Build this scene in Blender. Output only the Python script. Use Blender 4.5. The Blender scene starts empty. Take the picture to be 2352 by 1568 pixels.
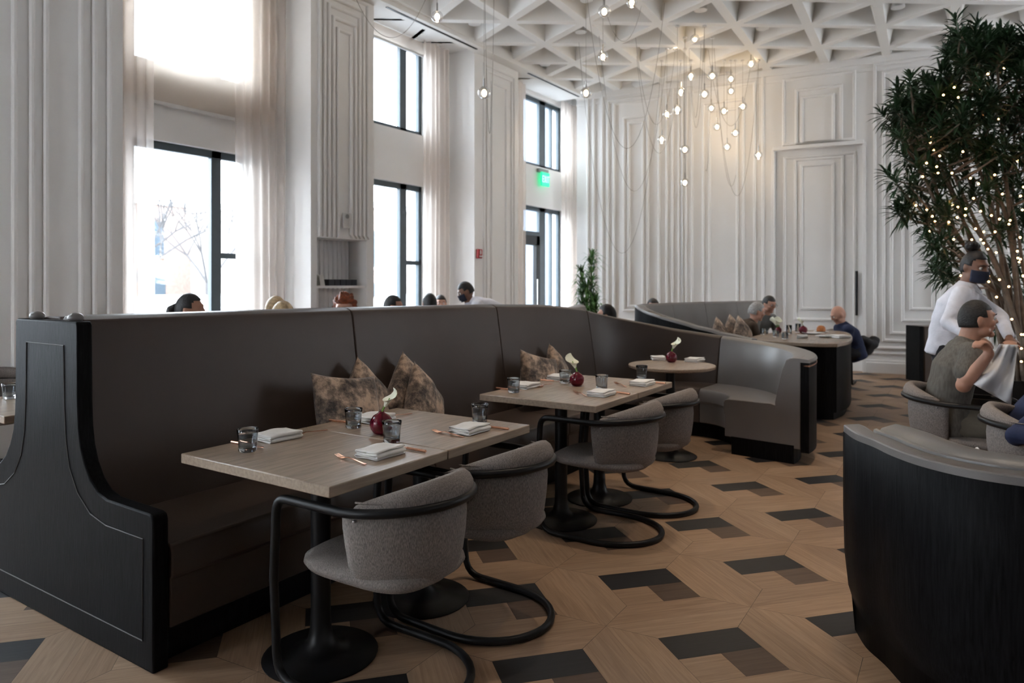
import bpy, bmesh, math, random
from mathutils import Vector, Matrix, noise
random.seed(7)
PI = math.pi
C = bpy.context.scene.collection
SC = bpy.context.scene
# ------------------------------------------------------------------ camera
CF, CU, CR = 1635.0, .8348, .5505        # focal length in px, heading of the camera
CAMH = 1.4
cd = bpy.data.cameras.new('camera'); cam = bpy.data.objects.new('camera', cd); C.objects.link(cam)
cam.location = (0, 0, CAMH)
cam.rotation_euler = (PI/2, 0, math.atan2(CR, CU) - PI/2)
cd.sensor_width = 36; cd.lens = 36*CF/2352
cd.shift_y = -(784-653)/2352
cd.clip_start = .05; cd.clip_end = 300
cd.dof.use_dof = True; cd.dof.focus_distance = 2.9; cd.dof.aperture_fstop = 3.2
SC.camera = cam
# ------------------------------------------------------------------ world, exposure
wd = bpy.data.worlds.new('overcast_sky'); SC.world = wd; wd.use_nodes = True
bg = wd.node_tree.nodes['Background']
bg.inputs[0].default_value = (.89, .945, 1.0, 1); bg.inputs[1].default_value = 9.5
SC.view_settings.view_transform = 'Standard'; SC.view_settings.look = 'None'
SC.view_settings.exposure = 1.2; SC.view_settings.gamma = 1; SC.view_settings.use_curve_mapping = False

# ------------------------------------------------------------------ layout helpers (survey of the room)
def ray(px, D):
    s = (px-1176)/CF
    return D*(CU+CR*s), D*(CR-CU*s)
def onz(px, py, z):
    return ray(px, (CAMH-z)*CF/(py-653))
def pt(px, py, D):
    x, y = ray(px, D); return Vector((x, y, CAMH-(py-653)/CF*D))
def onY(px, Y):
    s = (px-1176)/CF; D = Y/(CR-CU*s); return D*(CU+CR*s)
def zonY(px, py, Y):
    s = (px-1176)/CF; D = Y/(CR-CU*s); return CAMH-(py-653)/CF*D

# ------------------------------------------------------------------ materials
MATS = {}
def mat(name, col, rough=.5, metal=0, var=.06, scale=8, bump=0, bscale=60, spec=.5, stretch=(1,1,1), trans=0, ior=1.45, emit=None, estr=0, coat=0):
    m = bpy.data.materials.new(name); m.use_nodes = True
    nt = m.node_tree; n = nt.nodes; L = nt.links; b = n['Principled BSDF']
    b.inputs['Roughness'].default_value = rough; b.inputs['Metallic'].default_value = metal
    b.inputs['Specular IOR Level'].default_value = spec; b.inputs['IOR'].default_value = ior
    b.inputs['Transmission Weight'].default_value = trans; b.inputs['Coat Weight'].default_value = coat
    tc = n.new('ShaderNodeTexCoord'); mp = n.new('ShaderNodeMapping'); mp.inputs['Scale'].default_value = stretch
    L.new(tc.outputs['Object'], mp.inputs[0])
    nz = n.new('ShaderNodeTexNoise'); nz.inputs['Scale'].default_value = scale; nz.inputs['Detail'].default_value = 5
    L.new(mp.outputs[0], nz.inputs[0])
    rp = n.new('ShaderNodeValToRGB'); L.new(nz.outputs[0], rp.inputs[0])
    c = Vector(col)
    rp.color_ramp.elements[0].position = .3; rp.color_ramp.elements[1].position = .7
    rp.color_ramp.elements[0].color = (*(c*(1-var)), 1); rp.color_ramp.elements[1].color = (*(c*(1+var)), 1)
    L.new(rp.outputs[0], b.inputs['Base Color'])
    if bump:
        nb = n.new('ShaderNodeTexNoise'); nb.inputs['Scale'].default_value = bscale; nb.inputs['Detail'].default_value = 3
        L.new(mp.outputs[0], nb.inputs[0])
        bp = n.new('ShaderNodeBump'); bp.inputs['Strength'].default_value = bump; bp.inputs['Distance'].default_value = .01
        L.new(nb.outputs[0], bp.inputs['Height']); L.new(bp.outputs[0], b.inputs['Normal'])
    if emit:
        b.inputs['Emission Color'].default_value = (*emit, 1); b.inputs['Emission Strength'].default_value = estr
    MATS[name] = m; return m
mat('wall_paint', (.82,.81,.80), .55, var=.015, scale=2, bump=.03, bscale=120)
mat('ceiling_paint', (.82,.81,.79), .7, var=.02, scale=2)
mat('leather', (.060,.042,.034), .40, var=.06, scale=4, bump=.10, bscale=260, spec=.36)
mat('low_bounce_dark', (.10,.085,.075), .7, var=.05)  # dark tone put on the unseen wall to lower bounced light
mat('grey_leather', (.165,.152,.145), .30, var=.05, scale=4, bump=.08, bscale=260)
mat('seam', (.03,.026,.023), .6)
mat('black_wood', (.007,.0068,.0075), .45, var=.5, scale=14, bump=.12, bscale=30, stretch=(9,9,.6), spec=.05)
mat('black_metal', (.008,.008,.009), .40, spec=.28, var=.1, bump=.03, bscale=400)
mat('steel', (.35,.34,.33), .3, 1, var=.05)
mat('copper', (.78,.40,.26), .22, 1, var=.05)
mat('linen', (.74,.72,.69), .85, var=.05, scale=30, bump=.15, bscale=500)
mat('white_cloth', (.68,.68,.70), .85, var=.04, scale=6, bump=.2, bscale=40)
mat('table_wood', (.32,.245,.182), .27, var=.16, scale=9, bump=.05, bscale=60, stretch=(.7,9,9))
mat('window_frame', (.055,.075,.09), .45, var=.05)
mat('smoke_glass', (.60,.65,.69), .02, trans=1, ior=1.5, var=.01)
mat('ruby_glass', (.32,.01,.045), .05, trans=.75, ior=1.45, var=.1)
mat('clear_glass', (1,1,1), .0, trans=1, ior=1.3, var=0)
mat('petal', (.82,.82,.66), .5, var=.08)
mat('flower_stem', (.16,.30,.05), .5, var=.2)
mat('leaf', (.022,.058,.024), .42, var=.5, scale=3)
mat('leaf_light', (.06,.16,.04), .5, var=.4, scale=3)
mat('bark', (.19,.145,.11), .8, var=.3, scale=12, bump=.3, bscale=40)
mat('soil', (.03,.02,.015), .9)
mat('bulb_warm', (1,.8,.5), .3, emit=(1,.72,.40), estr=10)
mat('fairy_bulb', (1,.7,.35), .3, emit=(1,.55,.22), estr=7)
mat('lamp_disc', (1,.8,.5), .3, emit=(1,.74,.42), estr=7)
mat('cord', (.30,.28,.26), .6)
mat('exit_green', (.02,.5,.25), .4, emit=(.03,1,.42), estr=.45)
mat('exit_letters', (.8,1,.9), .4, emit=(.5,1,.75), estr=.6)
mat('red_plastic', (.35,.015,.02), .4)
mat('white_plastic', (.62,.61,.60), .4)
mat('grey_print', (.25,.26,.25), .5)
mat('black_box', (.01,.012,.018), .5)
mat('brick', (.21,.155,.13), .9, var=.15, scale=6)
mat('brick_pale', (.22,.185,.16), .9, var=.1, scale=6)
mat('slate_facade', (.10,.12,.15), .6, var=.2, scale=1)
mat('dark_glass', (.06,.08,.10), .1)
mat('asphalt', (.25,.25,.26), .9, var=.1)
mat('car_paint', (.75,.76,.78), .3, var=.01)
mat('tyre', (.015,.015,.015), .8)
mat('twig', (.06,.056,.056), .9)
mat('food', (.45,.16,.05), .6, var=.3, scale=40)
mat('china', (.75,.74,.72), .25)

def fabric(name, col, col2, sc=220):
    m = mat(name, col, .92, var=.1); nt = m.node_tree; n = nt.nodes; L = nt.links; b = n['Principled BSDF']
    b.inputs['Specular IOR Level'].default_value = .2
    tc = n.new('ShaderNodeTexCoord'); mp = n.new('ShaderNodeMapping'); mp.inputs['Scale'].default_value = (1,1,.22)
    L.new(tc.outputs['Object'], mp.inputs[0])
    nz = n.new('ShaderNodeTexNoise'); nz.inputs['Scale'].default_value = sc; nz.inputs['Detail'].default_value = 2; L.new(mp.outputs[0], nz.inputs[0])
    rp = n.new('ShaderNodeValToRGB'); rp.color_ramp.elements[0].position = .38; rp.color_ramp.elements[1].position = .62
    rp.color_ramp.elements[0].color = (*col2,1); rp.color_ramp.elements[1].color = (*col,1); L.new(nz.outputs[0], rp.inputs[0])
    L.new(rp.outputs[0], b.inputs['Base Color'])
    bp = n.new('ShaderNodeBump'); bp.inputs['Strength'].default_value = .35; bp.inputs['Distance'].default_value = .003
    L.new(nz.outputs[0], bp.inputs['Height']); L.new(bp.outputs[0], b.inputs['Normal'])
fabric('chair_fabric', (.27,.236,.214), (.145,.128,.118), 420)
fabric('tee_grey', (.13,.12,.105), (.10,.09,.08), 90)
def plush(name):
    m = mat(name, (.3,.2,.15), .95); nt = m.node_tree; n = nt.nodes; L = nt.links; b = n['Principled BSDF']
    b.inputs['Specular IOR Level'].default_value = .1; b.inputs['Sheen Weight'].default_value = .3
    tc = n.new('ShaderNodeTexCoord')
    nz = n.new('ShaderNodeTexNoise'); nz.inputs['Scale'].default_value = 9; nz.inputs['Detail'].default_value = 8; nz.inputs['Roughness'].default_value = .7
    L.new(tc.outputs['Object'], nz.inputs[0])
    rp = n.new('ShaderNodeValToRGB'); e = rp.color_ramp.elements
    e[0].position = .38; e[0].color = (.06,.052,.05,1); e[1].position = .58; e[1].color = (.60,.44,.33,1)
    k = e.new(.48); k.color = (.24,.185,.15,1)
    L.new(nz.outputs[0], rp.inputs[0]); L.new(rp.outputs[0], b.inputs['Base Color'])
    bp = n.new('ShaderNodeBump'); bp.inputs['Strength'].default_value = .4; bp.inputs['Distance'].default_value = .01
    n2 = n.new('ShaderNodeTexNoise'); n2.inputs['Scale'].default_value = 120; L.new(tc.outputs['Object'], n2.inputs[0])
    L.new(n2.outputs[0], bp.inputs['Height']); L.new(bp.outputs[0], b.inputs['Normal'])
plush('plush')
def sheer(name, col, opacity, tl=.6):
    m = bpy.data.materials.new(name); m.use_nodes = True; nt = m.node_tree; n = nt.nodes; L = nt.links
    n.remove(n['Principled BSDF']); out = n['Material Output']
    d = n.new('ShaderNodeBsdfDiffuse'); t = n.new('ShaderNodeBsdfTranslucent'); tr = n.new('ShaderNodeBsdfTransparent')
    nz = n.new('ShaderNodeTexNoise'); nz.inputs['Scale'].default_value = 3
    rp = n.new('ShaderNodeValToRGB'); c = Vector(col); rp.color_ramp.elements[0].color = (*(c*.95),1); rp.color_ramp.elements[1].color = (*c,1)
    L.new(nz.outputs[0], rp.inputs[0]); L.new(rp.outputs[0], d.inputs[0]); L.new(rp.outputs[0], t.inputs[0])
    a = n.new('ShaderNodeMixShader'); a.inputs[0].default_value = tl; L.new(d.outputs[0], a.inputs[1]); L.new(t.outputs[0], a.inputs[2])
    b = n.new('ShaderNodeMixShader'); b.inputs[0].default_value = opacity; L.new(tr.outputs[0], b.inputs[1]); L.new(a.outputs[0], b.inputs[2])
    L.new(b.outputs[0], out.inputs[0]); MATS[name] = m
sheer('sheer_curtain', (.90,.82,.76), .58, .72)
sheer('roller_shade', (.84,.76,.68), .55, .5)
def pane(name):
    m = bpy.data.materials.new(name); m.use_nodes = True; nt = m.node_tree; n = nt.nodes; L = nt.links
    n.remove(n['Principled BSDF']); out = n['Material Output']
    g = n.new('ShaderNodeBsdfGlossy'); g.inputs['Roughness'].default_value = .02; tr = n.new('ShaderNodeBsdfTransparent'); tr.inputs[0].default_value = (.92,.95,.97,1)
    lw = n.new('ShaderNodeLayerWeight'); lw.inputs[0].default_value = .5
    pw = n.new('ShaderNodeMath'); pw.operation = 'POWER'; pw.inputs[1].default_value = 4; L.new(lw.outputs['Facing'], pw.inputs[0])
    f = n.new('ShaderNodeMath'); f.operation = 'MULTIPLY_ADD'; f.inputs[1].default_value = .7; f.inputs[2].default_value = .03; L.new(pw.outputs[0], f.inputs[0])
    b = n.new('ShaderNodeMixShader'); L.new(f.outputs[0], b.inputs[0]); L.new(tr.outputs[0], b.inputs[1]); L.new(g.outputs[0], b.inputs[2])
    L.new(b.outputs[0], out.inputs[0]); MATS[name] = m
pane('window_glass')
def globe_glass(name):
    m = bpy.data.materials.new(name); m.use_nodes = True; nt = m.node_tree; n = nt.nodes; L = nt.links
    n.remove(n['Principled BSDF']); out = n['Material Output']
    g = n.new('ShaderNodeBsdfGlossy'); g.inputs['Roughness'].default_value = .05; tr = n.new('ShaderNodeBsdfTransparent'); tr.inputs[0].default_value = (.93,.93,.93,1)
    f = n.new('ShaderNodeLayerWeight'); f.inputs[0].default_value = .35
    b = n.new('ShaderNodeMixShader'); L.new(f.outputs['Facing'], b.inputs[0]); L.new(tr.outputs[0], b.inputs[1]); L.new(g.outputs[0], b.inputs[2])
    L.new(b.outputs[0], out.inputs[0]); MATS[name] = m
globe_glass('globe_glass')
def floor_mat(name):
    m = bpy.data.materials.new(name); m.use_nodes = True; nt = m.node_tree; n = nt.nodes; L = nt.links; b = n['Principled BSDF']
    at = n.new('ShaderNodeAttribute'); at.attribute_name = 'plank'
    uv = n.new('ShaderNodeUVMap'); mp = n.new('ShaderNodeMapping'); mp.inputs['Scale'].default_value = (1.6, 26, 1); L.new(uv.outputs[0], mp.inputs[0])
    nz = n.new('ShaderNodeTexNoise'); nz.inputs['Scale'].default_value = 2.2; nz.inputs['Detail'].default_value = 6; nz.inputs['Distortion'].default_value = 1.2; L.new(mp.outputs[0], nz.inputs[0])
    rp = n.new('ShaderNodeValToRGB'); rp.color_ramp.elements[0].position = .3; rp.color_ramp.elements[1].position = .72
    rp.color_ramp.elements[0].color = (.76,.73,.70,1); rp.color_ramp.elements[1].color = (1.08,1.08,1.08,1); L.new(nz.outputs[0], rp.inputs[0])
    mx = n.new('ShaderNodeMixRGB'); mx.blend_type = 'MULTIPLY'; mx.inputs[0].default_value = 1
    L.new(at.outputs['Color'], mx.inputs[1]); L.new(rp.outputs[0], mx.inputs[2]); L.new(mx.outputs[0], b.inputs['Base Color'])
    b.inputs['Roughness'].default_value = .5; b.inputs['Specular IOR Level'].default_value = .35
    bp = n.new('ShaderNodeBump'); bp.inputs['Strength'].default_value = .12; bp.inputs['Distance'].default_value = .003
    L.new(nz.outputs[0], bp.inputs['Height']); L.new(bp.outputs[0], b.inputs['Normal']); MATS[name] = m
floor_mat('parquet')

# ------------------------------------------------------------------ mesh helpers
class MB:
    def __init__(s): s.v = []; s.f = []
    def add(s, vs, fs):
        o = len(s.v); s.v += [tuple(v) for v in vs]; s.f += [tuple(i+o for i in f) for f in fs]; return s
    def box(s, x0, y0, z0, x1, y1, z1, M=None):
        vs = [Vector((x,y,z)) for x in (x0,x1) for y in (y0,y1) for z in (z0,z1)]
        if M: vs = [M@v for v in vs]
        return s.add(vs, [(0,1,3,2),(4,6,7,5),(0,4,5,1),(2,3,7,6),(0,2,6,4),(1,5,7,3)])
    def tube(s, pts, r, seg=10, closed=False, cap=True):
        pts = [Vector(p) for p in pts]; n = len(pts)
        rr = r if isinstance(r, (list, tuple)) else [r]*n
        tang = []
        for i in range(n):
            a = pts[(i-1) % n] if (closed or i > 0) else pts[i]; b = pts[(i+1) % n] if (closed or i < n-1) else pts[i]
            tang.append((b-a).normalized() if (b-a).length > 1e-9 else Vector((0,0,1)))
        up = Vector((0,0,1)) if abs(tang[0].z) < .9 else Vector((1,0,0))
        u = tang[0].cross(up).normalized(); rings = []
        for i in range(n):
            u = (u - tang[i]*u.dot(tang[i])).normalized(); w = tang[i].cross(u)
            rings.append([pts[i]+(u*math.cos(k*2*PI/seg)+w*math.sin(k*2*PI/seg))*rr[i] for k in range(seg)])
        vs = [v for R in rings for v in R]; fs = []
        for i in range(n if closed else n-1):
            j = (i+1) % n
            for k in range(seg): fs.append((i*seg+k, i*seg+(k+1)%seg, j*seg+(k+1)%seg, j*seg+k))
        if cap and not closed: fs.append(tuple(range(seg))[::-1]); fs.append(tuple((n-1)*seg+k for k in range(seg)))
        return s.add(vs, fs)
    def lathe(s, prof, seg=32, c=(0,0,0), f=None):
        n = len(prof); vs = []
        for (r, z) in prof:
            for k in range(seg):
                a = k*2*PI/seg; rr = f(r, z, a) if f else r
                vs.append((c[0]+rr*math.cos(a), c[1]+rr*math.sin(a), c[2]+z))
        fs = []
        for i in range(n-1):
            for k in range(seg): fs.append((i*seg+k, i*seg+(k+1)%seg, (i+1)*seg+(k+1)%seg, (i+1)*seg+k))
        if prof[0][0] > 1e-5: fs.append(tuple(range(seg))[::-1])
        if prof[-1][0] > 1e-5: fs.append(tuple((n-1)*seg+k for k in range(seg)))
        return s.add(vs, fs)
    def prism(s, poly, z0, z1, M=None):          # poly in XY
        n = len(poly); vs = [Vector((p[0],p[1],z0)) for p in poly]+[Vector((p[0],p[1],z1)) for p in poly]
        if M: vs = [M@v for v in vs]
        return s.add(vs, [tuple(range(n))[::-1], tuple(range(n,2*n))]+[(i,(i+1)%n,n+(i+1)%n,n+i) for i in range(n)])
    def sphere(s, c, r, seg=16, rings=10, M=None):
        r = (r,r,r) if not isinstance(r,(tuple,list)) else r; vs = []; 
        for i in range(rings+1):
            t = PI*i/rings
            for k in range(seg):
                a = 2*PI*k/seg; v = Vector((r[0]*math.sin(t)*math.cos(a), r[1]*math.sin(t)*math.sin(a), r[2]*math.cos(t)))
                if M: v = M@v
                vs.append(v+Vector(c))
        fs = [(i*seg+k, (i+1)*seg+k, (i+1)*seg+(k+1)%seg, i*seg+(k+1)%seg) for i in range(rings) for k in range(seg)]
        return s.add(vs, fs)
    def sweep(s, path, norm, prof, closed_prof=True, caps=True):
        """path [(x,y)], norm [(nx,ny)], prof(i)->[(offset,z)]"""
        n = len(path); P = [prof(i) for i in range(n)]; m = len(P[0]); vs = []
        for i in range(n):
            for (o, z) in P[i]: vs.append((path[i][0]+norm[i][0]*o, path[i][1]+norm[i][1]*o, z))
        fs = []
        for i in range(n-1):
            for k in range(m if closed_prof else m-1): fs.append((i*m+k, i*m+(k+1)%m, (i+1)*m+(k+1)%m, (i+1)*m+k))
        if caps and closed_prof: fs.append(tuple(range(m))[::-1]); fs.append(tuple((n-1)*m+k for k in range(m)))
        return s.add(vs, fs)
    def build(s, name, m, parent=None, smooth=False, bevel=0, bseg=2, sub=0, solid=0, loc=None, sharp=35):
        me = bpy.data.meshes.new(name); me.from_pydata(s.v, [], s.f)
        bm = bmesh.new(); bm.from_mesh(me); bmesh.ops.remove_doubles(bm, verts=bm.verts, dist=1e-6)
        bmesh.ops.recalc_face_normals(bm, faces=bm.faces)
        bm.to_mesh(me); bm.free()
        o = bpy.data.objects.new(name, me); C.objects.link(o)
        me.materials.append(MATS[m] if isinstance(m, str) else m)
        if parent: o.parent = parent
        if loc: o.location = loc
        if smooth:
            for p in me.polygons: p.use_smooth = True
            if smooth != 'all': me.set_sharp_from_angle(angle=math.radians(sharp))
        if solid:
            d = o.modifiers.new('solid','SOLIDIFY'); d.thickness = solid; d.offset = 0
        if sub:
            d = o.modifiers.new('sub','SUBSURF'); d.levels = sub; d.render_levels = sub
        if bevel:
            d = o.modifiers.new('bevel','BEVEL'); d.width = bevel; d.segments = bseg; d.limit_method = 'ANGLE'; d.angle_limit = math.radians(40)
            if not smooth:
                for p in me.polygons: p.use_smooth = True
                me.set_sharp_from_angle(angle=math.radians(sharp))
        return o
def tag(o, label=None, cat=None, group=None, kind=None):
    if label: o['label'] = label
    if cat: o['category'] = cat
    if group: o['group'] = group
    if kind: o['kind'] = kind
    return o
def thing(name, label, cat, loc=(0,0,0), rz=0, group=None):
    o = bpy.data.objects.new(name, None); o.empty_display_size = .1; C.objects.link(o)
    o.location = loc; o.rotation_euler = (0,0,rz); return tag(o, label, cat, group)
def struct(o): o['kind'] = 'structure'; return o
def copy_tree(o, parent=None):
    c = o.copy(); C.objects.link(c); c.parent = parent
    for ch in list(o.children): copy_tree(ch, c)
    return c
def dup(root, loc, rz=0, label=None, group=None):
    r = copy_tree(root); r.location = loc; r.rotation_euler = (0,0,rz)
    if label: r['label'] = label
    if group: r['group'] = group
    return r
def smoothpath(pts, n=8):
    """Catmull-Rom through pts"""
    P = [Vector(p) for p in pts]; out = []
    for i in range(len(P)-1):
        a = P[i-1] if i > 0 else P[i]*2-P[i+1]; b = P[i]; c = P[i+1]; d = P[i+2] if i+2 < len(P) else P[i+1]*2-P[i]
        for k in range(n):
            t = k/n; out.append(.5*((2*b)+(c-a)*t+(2*a-5*b+4*c-d)*t*t+(3*b-a-3*c+d)*t*t*t))
    out.append(P[-1]); return out
def lerp(a, b, t): return a+(b-a)*t
def interp(xs, ys, x):
    if x <= xs[0]: return ys[0]
    for i in range(len(xs)-1):
        if x <= xs[i+1]: return lerp(ys[i], ys[i+1], (x-xs[i])/(xs[i+1]-xs[i]))
    return ys[-1]
def normals2d(path, side=1):
    out = []
    for i in range(len(path)):
        a = path[max(i-1,0)]; b = path[min(i+1,len(path)-1)]
        dx, dy = b[0]-a[0], b[1]-a[1]; l = math.hypot(dx,dy); out.append((-dy/l*side, dx/l*side))
    return out
# =================================================================== ROOM SHELL
HC = 5.0
# ---- floor: parquet of square panels, each a mitred frame of four planks round a block with one black, one brown and one pale piece
def make_floor():
    o0 = Vector((3.062, 1.755)); A = Vector((.503,-.449)); B = Vector((-.413,-.470))
    vs = []; fs = []; cols = []; uvs = []
    rnd = random.Random(3); oak = [(.350,.235,.152),(.335,.220,.140),(.365,.245,.160),(.325,.212,.135),(.350,.230,.147)]
    def face(q, c, along):
        g = .0012; cx = sum(p[0] for p in q)/4; cy = sum(p[1] for p in q)/4; i0 = len(vs)
        off = rnd.random()*50
        W = []
        for p in q:
            d = Vector((cx-p[0], cy-p[1])); L = d.length; p2 = Vector(p)+d*(g/L*1.4)
            w = o0+A*p2[0]+B*p2[1]; vs.append((w.x,w.y,0)); W.append(w)
            a = (A if along == 0 else B).normalized(); t = Vector((-a.y,a.x))
            uvs.append((w.dot(a)+off, w.dot(t)+off*.37))
        fs.append((i0,i0+1,i0+2,i0+3)); cols.append(c)
    g = .235; h = 1-g
    for i in range(-26, 27):
        for j in range(-26, 27):
            w = o0+A*(i+.5)+B*(j+.5)
            if not (-6 < w.x < 12.9 and -5.6 < w.y < 7.2): continue
            def k(c=None, m=None):
                m = rnd.uniform(.88,1.08); return tuple(x*m for x in (c or rnd.choice(oak)))
            def q(*p): return [Vector((i+a, j+b)) for a, b in p]
            face(q((0,0),(1,0),(h,g),(g,g)), k(), 0); face(q((1,0),(1,1),(h,h),(h,g)), k(), 1)
            face(q((1,1),(0,1),(g,h),(h,h)), k(), 0); face(q((0,1),(0,0),(g,g),(g,h)), k(), 1)
            m = .5
            face(q((g,g),(h,g),(h,m),(g,m)), k((.016,.015,.016)), 0)
            face(q((g,m),(m,m),(m,h),(g,h)), k(), 0)
            face(q((m,m),(h,m),(h,h),(m,h)), k((.105,.068,.048)), 0)
    me = bpy.data.meshes.new('floor'); me.from_pydata(vs, [], fs)
    ca = me.color_attributes.new('plank','FLOAT_COLOR','CORNER'); uv = me.uv_layers.new(name='UVMap')
    for p in me.polygons:
        for li in p.loop_indices: ca.data[li].color = (*cols[p.index],1); uv.data[li].uv = uvs[me.loops[li].vertex_index]
    # dark bed under the planks (joints)
    o = bpy.data.objects.new('floor', me); C.objects.link(o); me.materials.append(MATS['parquet']); struct(o)
    b = MB().box(-6.3,-5.9,-.2, 13.4,7.3,-.0015).build('joint_bed', 'seam', o)
make_floor()

# ---- window wall: piers and recessed bays
YF, YG, YB = 6.45, 7.0, 7.25
wins = [dict(x0=3.80,x1=5.17,m=(4.71,4.83),bay=(3.42,5.57)), dict(x0=6.83,x1=8.22,m=(7.75,7.89),bay=(6.59,8.74)), dict(x0=11.0,x1=12.45,m=(11.66,11.88),bay=(9.97,12.85))]
xw = [-3.2,-.15]   # two more bays of the same wall, left of the frame
for k in xw: wins.append(dict(x0=k,x1=k+1.37,m=(k+.91,k+1.03),bay=(k-.38,k+1.77)))
ZS = .35; ZL = 2.87; ZU0 = 3.63; ZU1 = 4.93
wb = MB()
prev = -6.2
bays = sorted(w['bay'] for w in wins)
for b in bays:
    if abs(prev-5.57) > .1: wb.box(prev, YF, 0, b[0], YB, 5.7)
    else:   # pier with the niche
        nx0, nx1 = 5.66, 6.46
        wb.box(prev, YF, 0, nx0, YB, 5.7); wb.box(nx1, YF, 0, b[0], YB, 5.7)
        wb.box(nx0, YF, 1.95, nx1, YB, 5.7); wb.box(nx0, YF+.32, 0, nx1, YB, 1.95); wb.box(nx0, YF, 0, nx1, YF+.32, .8)
    prev = b[1]
wb.box(prev, YF, 0, 13.3, YB, 5.7)
for w in wins:
    b0, b1 = w['bay']; door = abs(w['x0']-11.0) < .01; zs = 0 if door else ZS
    wb.box(b0, YG, 0, w['x0'], YB, 5.7); wb.box(w['x1'], YG, 0, b1, YB, 5.7)
    if zs: wb.box(w['x0'], YG, 0, w['x1'], YB, zs)
    wb.box(w['x0'], YG, ZL, w['x1'], YB, ZU0); wb.box(w['x0'], YG, ZU1, w['x1'], YB, 5.7)
struct(wb.build('wall_left', 'wall_paint'))
# windows
wi = 0
for w in wins:
    x0, x1, m = w['x0'], w['x1'], w['m']; door = abs(x0-11.0) < .01; f = .06; Y0, Y1 = YG+.06, YG+.13
    for (z0, z1, lower) in ((0 if door else ZS, ZL, True), (ZU0, ZU1, False)):
        wi += 1
        if door and lower:
            root = bpy.data.objects.new('door_1', None); C.objects.link(root); struct(root)
        else:
            root = bpy.data.objects.new('window_%d' % wi, None); C.objects.link(root); struct(root)
        root.location = ((x0+x1)/2, Y0, z0); ox, oy, oz = root.location
        B = MB(); bx = lambda a,b,c,d: B.box(a-ox, 0, b-oz, c-ox, .07, d-oz)
        bx(x0,z0,x0+f,z1); bx(x1-f,z0,x1,z1); bx(x0,z1-f-.02,x1,z1); bx(x0,z0,x1,z0+f); bx(m[0],z0,m[1],z1)
        if lower and not door: bx(m[1],1.69,x1,1.75)
        if door: 
            if lower: bx(x0,2.32,m[0],2.40)
            bx(x1-.34,z0,x1-.30,z1)
        B.build('window_frame', 'window_frame', root, bevel=.004)
        MB().box(x0+f-ox, .025, z0+f-oz, x1-f-ox, .04, z1-f-oz).build('glass_pane', 'window_glass', root)
        if door and lower:
            D = MB(); D.box(x0+.06-ox,-.01,0,x0+.16-ox,.075,2.32); D.box(m[0]-.12-ox,-.01,0,m[0]-ox,.075,2.32); D.box(x0+.06-ox,-.01,2.14,m[0]-ox,.075,2.32); D.box(x0+.06-ox,-.01,0,m[0]-ox,.075,.25)
            D.build('door_leaf', 'black_metal', root, bevel=.004)
            MB().tube([(m[0]-.16-ox,-.06,.9),(m[0]-.16-ox,-.06,1.5)], .014).build('door_handle', 'steel', root)
# profile of one raised moulding (rectangular ring on a wall)
def ring(B, conv, t0, t1, z0, z1, w=.035, d=.028, open_bottom=False):
    """conv(t, n, z)->world; four mitred strips with a chamfered section"""
    sec = [(0,0),(0,d*.55),(w*.25,d),(w*.75,d),(w,d*.55),(w,0)]
    def strip(corners):
        # corners: list of 2 (outer,inner) point-pairs in (t,z)
        (a, ai), (b, bi) = corners; vs = []
        for (o, i_) in ((a,ai),(b,bi)):
            for (u, h) in sec:
                k = u/w; vs.append(conv(lerp(o[0],i_[0],k), h, lerp(o[1],i_[1],k)))
        n = len(sec); B.add(vs, [(k,k+1,n+k+1,n+k) for k in range(n-1)]+[tuple(range(n))[::-1],tuple(range(n,2*n))])
    O = [(t0,z0),(t1,z0),(t1,z1),(t0,z1)]; I = [(t0+w,z0+w),(t1-w,z0+w),(t1-w,z1-w),(t0+w,z1-w)]
    for k in range(4):
        if open_bottom and k == 0: continue
        strip([(O[k],I[k]),(O[(k+1)%4],I[(k+1)%4])])
    if open_bottom: pass
front = lambda t, n, z: (t, YF-n, z)
# panel mouldings on the piers (nested frames)
pm = MB()
for i, (a, b, zt) in enumerate([(5.67,6.49,4.93),(5.74,6.42,4.83),(5.81,6.35,4.73),(5.88,6.28,4.60),(5.95,6.21,4.48)]):
    ring(pm, front, a, b, 1.96+.0*i, zt, w=.045, d=.035, open_bottom=True)
struct(pm.build('trim_1', 'wall_paint', smooth=True))
pm = MB()
for i, (a, b, zt) in enumerate([(8.96,9.86,4.84),(9.04,9.78,4.76),(9.17,9.62,4.60)]): ring(pm, front, a, b, .45+.06*i, zt, w=.045, d=.03)
struct(pm.build('trim_2', 'wall_paint', smooth=True))
pm = MB()
for (a, b) in ((2.53,3.30),(2.65,3.18),(2.76,3.07)): 
    pass
for i, (a, b, zt) in enumerate([(2.52,5.0,4.9)]): pass
for i, x in enumerate((2.535,2.66,2.765,3.04,3.15,3.275)):
    vs = []
    sec = [(0,0),(.0,.014),(.012,.028),(.03,.028),(.042,.014),(.042,0)]
    for z in (.3,4.95): vs += [(x+u, YF-h, z) for u, h in sec]
    pm.add(vs, [(k,k+1,7+k,6+k) for k in range(5)]+[(0,1,2,3,4,5),(6,7,8,9,10,11)])
struct(pm.build('trim_3', 'wall_paint', smooth=True))
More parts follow.
